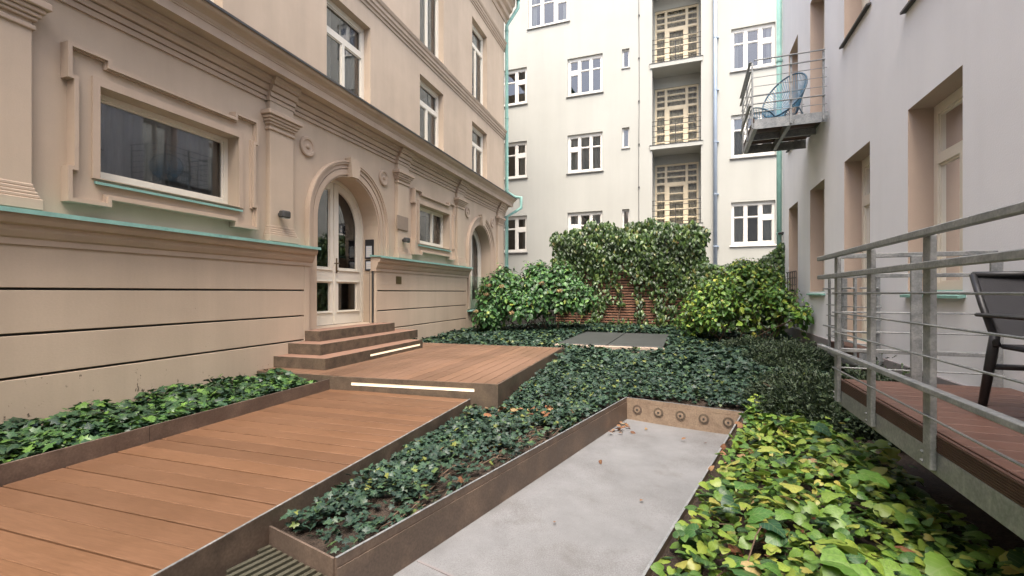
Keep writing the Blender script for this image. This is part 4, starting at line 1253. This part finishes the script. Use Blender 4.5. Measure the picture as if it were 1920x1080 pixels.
def tilt_normals(n, k):
    v = rng.normal(0, k, (n, 3)); v[:, 2] = 1.0
    return v
def tips(n, bias=(0, -.3, 0)):
    a = rng.uniform(0, 2 * math.pi, n)
    return np.stack([np.cos(a) + bias[0], np.sin(a) + bias[1], np.full(n, -.2 + bias[2])], 1)

def scatter_poly(poly, dens, keep=None):
    xs = [p[0] for p in poly]; ys = [p[1] for p in poly]
    A = (max(xs) - min(xs)) * (max(ys) - min(ys))
    n = int(A * dens)
    x = rng.uniform(min(xs), max(xs), n); y = rng.uniform(min(ys), max(ys), n)
    m = np.zeros(n, bool); j = len(poly) - 1
    for i in range(len(poly)):
        xi, yi = poly[i]; xj, yj = poly[j]
        c = ((yi > y) != (yj > y)) & (x < (xj - xi) * (y - yi) / (yj - yi + 1e-12) + xi)
        m ^= c; j = i
    x, y = x[m], y[m]
    if keep is not None:
        kk = keep(x, y); x, y = x[kk], y[kk]
    return x, y

def bumps(x, y, s=1.0):
    return (np.sin(x * 3.7 * s + 1.3 * np.sin(y * 2.9 * s)) * np.sin(y * 4.1 * s + .7 * np.sin(x * 5.3 * s)) + .5 * np.sin(x * 9.1 * s + y * 3.3) * np.sin(y * 8.3 * s - x * 2.1)) / 1.5

soil_v = np.vectorize(soil_h)
# ivy over the main bed (the strip right of the trough carries the broad leaved vine instead)
def main_keep(x, y):
    xp = x * math.cos(B) - y * math.sin(B); yp = x * math.sin(B) + y * math.cos(B)
    vine_strip = (y < 5.55) & (x > -.2)
    slabs_ = (xp > -2.62) & (xp < -.40) & (yp > 9.15) & (yp < 12.3)
    under = (xp > 1.25) & (yp < 4.5)
    bare = (bumps(x, y, .8) > .62) & (y < 5)
    da = (x - TL[0]) * e1[0] + (y - TL[1]) * e1[1]; db = (x - TL[0]) * e2[0] + (y - TL[1]) * e2[1]
    rim = ((db > -.05) & (db < 1.38) & (da < .05)) | (x < -2.09) & (y < 5.1) | ((da < -4.2) & (db < 0)) | ((x < -1.78) & (y > 5.0) & (y < 9.05)) | ((y > 5.0) & (y < 5.2) & (x < -1.8))
    edge_bare = (db > -.34 + .12 * np.sin(da * 5)) & (db < 0) & (da < -1.6) & (rng.uniform(size=len(x)) < .72)
    return ~rim & ~edge_bare & ~vine_strip & ~slabs_ & ~under & ~(bare & (rng.uniform(size=len(x)) < .75)) & (yp < 14.6)
def ivy_bed(poly, dens, hf, keep, thick, size, mat, name, label, cat='ivy', leaf=None, tk=.45):
    x, y = scatter_poly(poly, dens, keep)
    n = len(x)
    lay = rng.uniform(0, 1, n) ** .6
    z = hf(x, y) + .02 + thick * lay * (.75 + .5 * bumps(x, y, 1.3))
    pos = np.stack([x, y, z], 1)
    s = rng.uniform(*size, n)
    me = leaf_mesh(name, leaf or leaf_ivy(), pos, tilt_normals(n, tk), tips(n), s, mat)
    return me, pos
me, _ = ivy_bed(BED, 1750, soil_v, lambda x, y: main_keep(x, y) & (y < 7.5), .10, (.036, .06), M['ivy'], 'ivy_ground_cover', '')
me2, _ = ivy_bed(BED, 700, soil_v, lambda x, y: main_keep(x, y) & (y >= 7.5), .12, (.06, .10), M['ivy'], 'ivy_ground_cover', '')
tag(link('ivy_ground_cover', me), 'dark bluish green ivy carpeting the bed between boardwalk, trough and trellis', 'ivy', kind='stuff')
tag(link('ivy_ground_cover', me2), 'dark ivy carpet around the stone slabs before the shrubs', 'ivy', kind='stuff')
lh_v = lambda x, y: 0.01 + 0 * x
me, _ = ivy_bed([(-5.33, -2.5), (-4.17, -2.5), (-4.17, 4.92), (-5.31, 5.18)], 1150, lh_v, lambda x, y: x < 9, .17, (.05, .095), M['ivy_left'], 'ivy_ground_cover', '')
tag(link('ivy_ground_cover', me), 'fresh green ivy filling the strip between plinth and boardwalk', 'ivy', kind='stuff')

# vine bed on the right: broad leaves, 300 of them single
vt = Thing('ground_vine', (.9, 3.0, -.15), 'yellow green broad leaved vine sprawling between trough and steel terrace', 'vine')
VB = [TR(0.3, 1.42), TR(-6.5, 1.42), W(1.9, -.8)[:2], W(1.5, 4.6)[:2], W(1.0, 5.6)[:2]]
x, y = scatter_poly(VB, 760)
n = len(x)
yp = x * math.sin(B) + y * math.cos(B)
xp = x * math.cos(B) - y * math.sin(B)
z = soil_v(x, y) + .03 + .19 * rng.uniform(0, 1, n) ** 1.1 * (.8 + .5 * bumps(x, y, 1.2)) - .06 * np.clip(xp - 1.05, 0, 1)
big = rng.uniform(size=n)
size = rng.uniform(.045, .08, n) + .03 * (big > .88) + .05 * (big > .975)
pos = np.stack([x, y, z], 1)
# what shows largest: near ones in view, not under the terrace
dist = np.hypot(x, y)
score = size / np.maximum(dist, .5) + .02 * (z > -.02)
vis = (y > 1.35) & (xp < 1.12)
order = np.argsort(-np.where(vis, score, -1))
ind = order[:300]
rest = np.setdiff1d(np.arange(n), ind)
rest = rest[(xp[rest] < 1.5)]
nrm = tilt_normals(n, .42); tp = tips(n, (-.2, -.5, 0))
near_edge = [i for i in ind if xp[i] > .78 and y[i] > 3.0][:26] + [i for i in ind if y[i] < 2.6 and xp[i] > .35][:14]
for i in near_edge:
    size[i] = rng.uniform(.12, .19); pos[i, 2] += rng.uniform(.05, .13)
vo = link('leaf_mass', leaf_mesh('leaf_mass', leaf_vine(), pos[rest], nrm[rest], tp[rest], size[rest], M['vine'], vt.base), vt.root)
vo['kind'] = 'stuff'
def leaf_protos(fns, mat, name='leaf'):
    out = []
    for lv, lf in fns:
        me = bpy.data.meshes.new(name)
        me.from_pydata([tuple(v) for v in lv], [], lf)
        me.polygons.foreach_set('use_smooth', [True] * len(me.polygons))
        ul = me.uv_layers.new(name='UVMap')
        ul.data.foreach_set('uv', np.array([lv[l.vertex_index][:2] for l in me.loops]).astype(np.float32).ravel())
        me.materials.append(mat); out.append(me)
    return out
def leaf_objs(th, protos, pos, nrm, tp, size, name='leaf'):
    b, t, nn = basis(nrm, tp)
    for i in range(len(pos)):
        m = Matrix.Identity(4)
        a = rng.uniform(.88, 1.12)
        for r in range(3):
            m[r][0] = b[i, r] * size[i] * a; m[r][1] = t[i, r] * size[i]; m[r][2] = nn[i, r] * size[i]
            m[r][3] = pos[i, r] - th.base[r]
        o = bpy.data.objects.new(name, protos[i % len(protos)])
        COL.objects.link(o); o.parent = th.root
        o.matrix_basis = m
vp = leaf_protos([leaf_vine(0), leaf_vine(.3), leaf_vine(1), leaf_vine(0), leaf_vine(.6)], M['vine_obj'])
leaf_objs(vt, vp, pos[ind] + np.array([0, 0, .012]), nrm[ind], tp[ind], size[ind] * 1.08)
# trailing stems
sm = MB()
for k in range(46):
    i = ind[k * 6 % 300]
    p = pos[i]; a = rng.uniform(0, 6.28); L_ = rng.uniform(.12, .35)
    q = p + np.array([math.cos(a) * L_, math.sin(a) * L_, -.06])
    sm.tube([tuple(p), tuple((p + q) / 2 + np.array([0, 0, .03])), tuple(q)], .0035, 5, False)
vt.part('stem', sm, M['bark'], kind='stuff')

wt = MB()
for k in range(60):
    a = rng.uniform(-4.1, -1.2); b = -rng.uniform(.04, .36); L_ = rng.uniform(.12, .4); th = rng.normal(0, .5)
    p, q = TR(a, b), TR(a + L_ * math.cos(th), min(-.03, b + L_ * math.sin(th) * .5))
    z0 = soil_h(*p) + .015
    wt.tube([(*p, z0), ((p[0] + q[0]) / 2, (p[1] + q[1]) / 2, z0 + rng.uniform(.01, .05)), (*q, z0 + .01)], .0045, 5, False)
tag(single('dry_stems', wt, M['bark']), 'dry brown ivy stems lying along the trough plate', 'stems', kind='stuff')
# fallen leaves
fx = np.concatenate([rng.normal(-1.55, .28, 26), rng.uniform(-1.9, 1.0, 24), rng.uniform(0.3, 1.2, 60)])
fy = np.concatenate([rng.normal(5.0, .14, 26), rng.uniform(2.2, 6, 24), rng.uniform(2, 5.2, 60)])
kp = np.array([inside(a, b, BED) for a, b in zip(fx, fy)])
fx, fy = fx[kp], fy[kp]; n = len(fx)
me = leaf_mesh('fallen_leaves', leaf_vine(), np.stack([fx, fy, soil_v(fx, fy) + rng.uniform(.05, .12, n)], 1), tilt_normals(n, .5), tips(n), rng.uniform(.05, .10, n), M['dead'])
tag(link('fallen_leaves', me), 'reddish brown fallen leaves scattered on the ivy', 'fallen leaves', kind='stuff')
pts = []
for k in range(26): pts.append(TR(-.25 - abs(rng.normal(0, .22)), .05 + abs(rng.normal(0, .07))))
for a, b in ((-.5, 1.05), (-.45, 1.22), (-.55, .8), (-1.6, .3), (-.3, .35), (-2.9, .5), (-2.2, .9), (-3.4, .95)): pts.append(TR(a, b))
n = len(pts); pts = np.array([(*p, -.345 + rng.uniform(0, .02)) for p in pts])
me = leaf_mesh('fallen_leaves', leaf_ovate(.3, .1), pts, tilt_normals(n, .3), tips(n), rng.uniform(.03, .075, n), M['dead'])
tag(link('fallen_leaves', me), 'dry leaves blown into the corner of the concrete trough', 'fallen leaves', kind='stuff')

# ------------------------------------------------------------------ shrubs
def shrub(name, label, base, blobs, n_shoot, n_obj, lsize, mass_mat, obj_mat, rot=0.0, blooms=(), face=(0, -1, 0), nst=14):
    t = Thing(name, base, label, 'shrub', rot=rot)
    C = np.array([b[:3] for b in blobs]); Rr = np.array([b[3:6] for b in blobs])
    vol = np.prod(Rr, axis=1) ** (2 / 3); pr = vol / vol.sum()
    def sample(n):
        k = rng.choice(len(blobs), n, p=pr)
        d = rng.normal(size=(n, 3)); d[:, 2] = np.abs(d[:, 2]) * 1.1 - .25; d /= np.linalg.norm(d, axis=1, keepdims=True)
        p = C[k] + d * Rr[k] * rng.uniform(.72, 1.12, n)[:, None]
        q = np.min(np.linalg.norm((p[:, None, :] - C[None]) / Rr[None], axis=2), axis=1)
        ok = (q > .62) & (p[:, 2] > base[2] + .2)
        return p[ok], d[ok]
    ends, dirs = sample(n_shoot)
    P_, Nn, Tt, Ss = [], [], [], []
    sm = MB()
    for p, d in zip(ends, dirs):
        ax = d * np.array([.75, .75, .3]) + np.array([0, -.05, .75]) + rng.normal(0, .16, 3); ax /= np.linalg.norm(ax)
        L_ = rng.uniform(.22, .42); nn_ = rng.integers(4, 6); a0 = rng.uniform(0, 3.14)
        u1_ = np.cross(ax, np.array([.3, .9, .2])); u1_ /= np.linalg.norm(u1_); u2_ = np.cross(ax, u1_)
        sm.tube([tuple(p - ax * L_ * 1.3), tuple(p)], [.006, .003], 4, False)
        for j in range(nn_):
            f = j / (nn_ - 1)
            at = p - ax * L_ * (1 - f)
            sz = rng.uniform(*lsize) * (1.0 - .5 * f ** 2)
            for sgn in (0, math.pi):
                a_ = a0 + j * math.pi / 2 + sgn + rng.normal(0, .25)
                rad = u1_ * math.cos(a_) + u2_ * math.sin(a_)
                P_.append(at + rad * .015)
                Tt.append(rad + ax * (.25 + .5 * f) + np.array([0, 0, -.45 + .3 * f]) + rng.normal(0, .12, 3))
                Nn.append(ax * 1.0 + rad * .2 + rng.normal(0, .2, 3)); Ss.append(sz)
    P_, Nn, Tt, Ss = np.array(P_), np.array(Nn), np.array(Tt), np.array(Ss)
    # the leaves that show: nearest to the front of the crown
    front = P_[:, 1] - .25 * P_[:, 2] - 1.5 * Ss + rng.normal(0, .15, len(P_))
    od = np.argsort(front); ia, ib = od[:n_obj], od[n_obj:]
    me = leaf_mesh('foliage', leaf_ovate(.32, .3), P_[ib], Nn[ib], Tt[ib], Ss[ib], mass_mat, base)
    fo = link('foliage', me, t.root); fo['kind'] = 'stuff'
    leaf_objs(t, leaf_protos([leaf_ovate(.33, .3), leaf_ovate(.37, .2), leaf_ovate(.29, .42)], obj_mat), P_[ia], Nn[ia], Tt[ia], Ss[ia])
    for i in range(nst):
        c = C[rng.integers(len(C))]
        b0 = np.array(base) + np.array([rng.normal(0, .35), rng.normal(0, .2), -.05])
        mid = (b0 + c) / 2 + rng.normal(0, .08, 3)
        sm.tube([tuple(b0), tuple(mid), tuple(c + rng.normal(0, .15, 3))], [.014, .011, .006], 6)
    t.part('stem', sm, M['bark'], kind='stuff')
    for bx in blooms:
        kx = 60
        d = rng.normal(size=(kx, 3)); d /= np.linalg.norm(d, axis=1, keepdims=True)
        pp = np.array(bx) + d * np.array([.09, .075, .05]) * rng.uniform(.6, 1.0, kx)[:, None]
        me = leaf_mesh('flower_head', leaf_ovate(.45, .1), pp, d, rng.normal(size=(kx, 3)), rng.uniform(.025, .04, kx), M['bloom'], base)
        link('flower_head', me, t.root)
    return t
shrub('hydrangea', 'green hydrangea with dried brown blooms beside the far arched window', (-3.3, 12.6, .12),
      [(-4.25, 12.3, 1.15, .75, .6, .72), (-3.3, 12.5, 1.25, .85, .7, .85), (-2.5, 12.6, 1.15, .75, .6, .75), (-4.5, 12.0, .65, .5, .45, .5), (-3.6, 12.1, .95, .7, .6, .5), (-4.2, 12.5, 1.7, .45, .4, .38), (-2.7, 12.6, 1.72, .45, .4, .4), (-3.3, 12.6, 1.8, .35, .35, .35), (-2.1, 12.5, 1.1, .5, .45, .4)],
      760, 295, (.14, .215), M['hyd_l'], M['hyd_l_obj'],
      blooms=[(-4.45, 11.75, 1.45), (-4.5, 11.72, 1.2), (-4.05, 11.7, 1.42), (-3.0, 11.85, 1.5), (-2.55, 11.95, 1.3), (-3.3, 11.7, .95), (-3.75, 11.6, .72), (-4.75, 11.6, .75)])
shrub('hydrangea', 'yellowing hydrangea shrub at the corner of the grey house', (1.2, 11.2, .12),
      [(.55, 11.5, 1.0, .75, .7, .65), (1.25, 11.4, 1.2, .8, .7, .8), (1.75, 11.0, .95, .45, .6, .6), (.2, 11.4, .6, .5, .5, .42), (1.0, 11.0, .75, .8, .5, .5), (.95, 11.6, 1.6, .45, .4, .42), (1.55, 11.5, 1.55, .45, .4, .4), (2.0, 10.2, .9, .18, .4, .3)],
      560, 295, (.10, .17), M['hyd_r'], M['hyd_r_obj'], rot=RF)

# trellis and its creeper
tl = Thing('slat_trellis', (-1.7, 14.0, .15), 'red brown trellis of horizontal slats behind the stone slabs', 'trellis', rot=RF)
smesh = MB().box(-2.15, 2.15, -.014, .014, -.024, .024, .004).mesh('slat'); smesh.materials.append(M['trellis'])
for k in range(36):
    tl.inst('slat', smesh, (-1.7, 14.0 + random.uniform(-.003, .003), .22 + k * .079), (0, 0, random.uniform(-.001, .001)))
for x in (-3.8, -2.4, -1.0, .4):
    tl.part('post', MB().box(x - .035, x + .035, 14.014, 14.09, 0, 3.1, .004), M['bark'])

tl.part('shade_sheet', MB().box(-3.84, .44, 14.095, 14.12, .0, 3.05), M['black'])  # black sheet added so the gaps between the slats read as shade
def creeper(name, label, base, n, keep, zf, size, rot=RF, thick=(.05, .4), dens=None):
    pass
def trellis_cover(x, z):
    """share of leaves kept: dense on top, a few hanging strands below"""
    u = (x + 1.7) / 2.25
    low = 1.93 + .16 * np.sin(x * 2.4 + .6) + .16 * np.sin(x * 5.7) - 1.5 * np.clip(np.abs(u + .02) - .56, 0, 1) * 2.2
    dense = 1 / (1 + np.exp(-(z - low) * 7))
    strand = np.maximum.reduce([np.exp(-((x - c - .06 * np.sin(z * 4 + c)) / w) ** 2) * (z > lo) for c, w, lo in ((-2.55, .16, .2), (-1.95, .09, .9), (-1.35, .10, .4), (-.75, .18, .3), (-1.0, .06, 1.1), (-2.2, .07, .9), (-.4, .12, .2), (-3.0, .12, .6))])
    basel = np.exp(-((z - .2) / .16) ** 2)
    return np.clip(np.maximum.reduce([dense, strand * .42, basel * .7]), 0, 1)
n = 15000
x = rng.uniform(-4.0, .62, n); z = rng.uniform(.12, 3.42, n)
u = (x + 1.7) / 2.3
top = 3.32 - .42 * np.abs(u) ** 5 + .07 * np.sin(x * 4.3) + .05 * np.sin(x * 11)
wid = 2.0 + .32 * ss(1.2, 2.6, 2.0) * (z > 0) * np.clip((z - .8) / 1.5, 0, 1) + .06 * np.sin(z * 7)
k = (z < top) & (np.abs(x + 1.7) < wid) & (rng.uniform(size=n) < trellis_cover(x, z))
x, z = x[k], z[k]; n = len(x)
bulge = .12 + .38 * np.clip((z - 1.2) / 1.8, 0, 1) * (.75 + .35 * np.sin(x * 3.3 + z * 2.1) * np.sin(z * 3.9 + x))
yv = 13.97 - bulge * rng.uniform(0.05, 1, n) ** .7 + (z > 3.0) * rng.uniform(0, .45, n)
pos = np.stack([x, yv, z], 1)
nr = np.stack([rng.normal(0, .45, n), np.full(n, -1.0), rng.normal(.45, .4, n)], 1)
tp = np.stack([rng.normal(0, .5, n), rng.normal(-.25, .3, n), np.full(n, -1.0)], 1)
cr = Thing('climbing_creeper', (-1.7, 13.9, .15), 'dense dark creeper draped over the top of the slat trellis', 'creeper', rot=RF)
fo = link('foliage', leaf_mesh('foliage', leaf_ovate(.27, .35), pos, nr, tp, rng.uniform(.085, .15, n), M['creeper'], cr.base), cr.root); fo['kind'] = 'stuff'
sm = MB()
for c, z1 in ((-2.5, 2.6), (-1.4, 2.4), (-.75, 2.6), (-.4, 2.2), (-3.1, 2.3), (-1.9, 2.2)):
    sm.tube([(c + .08 * math.sin(zz * 3 + c), 13.93, zz) for zz in np.linspace(.1, z1, 9)], [.02 - .0015 * i for i in range(9)], 6)
cr.part('stem', sm, M['bark'])
# ivy hedge from the trellis to the house corner
n = 5200
x = rng.uniform(.25, 2.3, n); z = rng.uniform(.12, 2.6, n)
top = 2.02 + .06 * np.sin(x * 6) + .42 * np.clip((x - 1.55) / .5, 0, 1) * (1 - .0 * x)
k = z < top
x, z = x[k], z[k]; n = len(x)
yv = 13.12 - rng.uniform(0, .32, n) * (1 - .3 * (z / 2.2)) - .0
pos = np.stack([x, np.where(x > 2.05, np.minimum(yv, 13.1), yv), z], 1)
pos[:, 0] = np.minimum(pos[:, 0], 2.17)
nr = np.stack([rng.normal(0, .5, n), np.full(n, -1.0), rng.normal(.4, .4, n)], 1)
tp = np.stack([rng.normal(0, .5, n), rng.normal(-.2, .3, n), np.full(n, -1.0)], 1)
hg = Thing('ivy_hedge', (1.2, 13.1, .1), 'dark ivy hedge between trellis and the corner of the grey house', 'hedge', rot=RF)
fo = link('foliage', leaf_mesh('foliage', leaf_ivy(), pos, nr, tp, rng.uniform(.07, .12, n), M['creeper'], hg.base), hg.root); fo['kind'] = 'stuff'
hg.part('fence_panel', MB().box(.3, 2.15, 13.16, 13.2, 0, 1.95), M['bark'])

# slatted fence added as a dark backdrop behind the green hydrangea
sf_ = Thing('dark_backdrop', (-5.1, 14.1, .1), 'dark slatted backdrop added to darken the gap behind the green hydrangea', 'fence', rot=RF)
fmesh = MB().box(-1.2, 1.2, -.012, .012, -.045, .045, .004).mesh('slat'); fmesh.materials.append(M['dark'])
for k in range(15):
    sf_.inst('slat', fmesh, (-5.1, 14.1, .15 + k * .1))
for x in (-6.2, -5.1, -4.0):
    sf_.part('post', MB().box(x - .04, x + .04, 14.114, 14.19, 0, 1.65, .004), M['bark'])
sf_.part('shade_sheet', MB().box(-6.3, -3.9, 14.2, 14.22, 0, 1.6), M['black'])  # black sheet that completes the added dark backdrop
# low junipers along the grey house
def juniper(cx, cy, rx, ry, h, n, label):
    t = Thing('juniper', (cx, cy, soil_h(*W(cx, cy)[:2])), label, 'shrub', rot=RF)
    d = rng.normal(size=(n, 3)); d[:, 2] = np.abs(d[:, 2]); d /= np.linalg.norm(d, axis=1, keepdims=True)
    rad = rng.uniform(.3, 1.0, n) ** .6 * (1 + .18 * np.sin(7 * np.arctan2(d[:, 1], d[:, 0])) + .1 * rng.normal(size=n))
    pos = np.array(t.base) + d * np.array([rx, ry, h]) * rad[:, None]
    tp = d * np.array([1, 1, .6]) + rng.normal(0, .3, (n, 3)) + np.array([0, 0, .25])
    me = leaf_mesh('foliage', needle(), pos, rng.normal(size=(n, 3)) + np.array([0, 0, .6]), tp, rng.uniform(.035, .075, n), M['juniper'], t.base)
    o = link('foliage', me, t.root); o['kind'] = 'stuff'
    sm = MB()
    for i in range(10):
        a = rng.uniform(0, 6.28)
        b0 = np.array(t.base); e = b0 + np.array([math.cos(a) * rx * .8, math.sin(a) * ry * .8, h * rng.uniform(.3, .8)])
        sm.tube([tuple(b0), tuple((b0 + e) / 2 + np.array([0, 0, .04])), tuple(e)], [.012, .009, .004], 5)
    t.part('stem', sm, M['bark'], kind='stuff')
juniper(1.25, 6.0, .55, .75, .42, 19000, 'spreading dark juniper reaching to the end of the steel terrace')
juniper(1.55, 8.6, .6, .9, .36, 14000, 'low dark juniper in front of the short landing')
juniper(1.75, 5.6, .42, .6, .55, 9000, 'upright dark juniper between steel terrace and the window wall')
juniper(1.2, 10.2, .6, .35, .22, 6000, 'flat juniper under the yellowing hydrangea')
print('objects', len(bpy.data.objects))
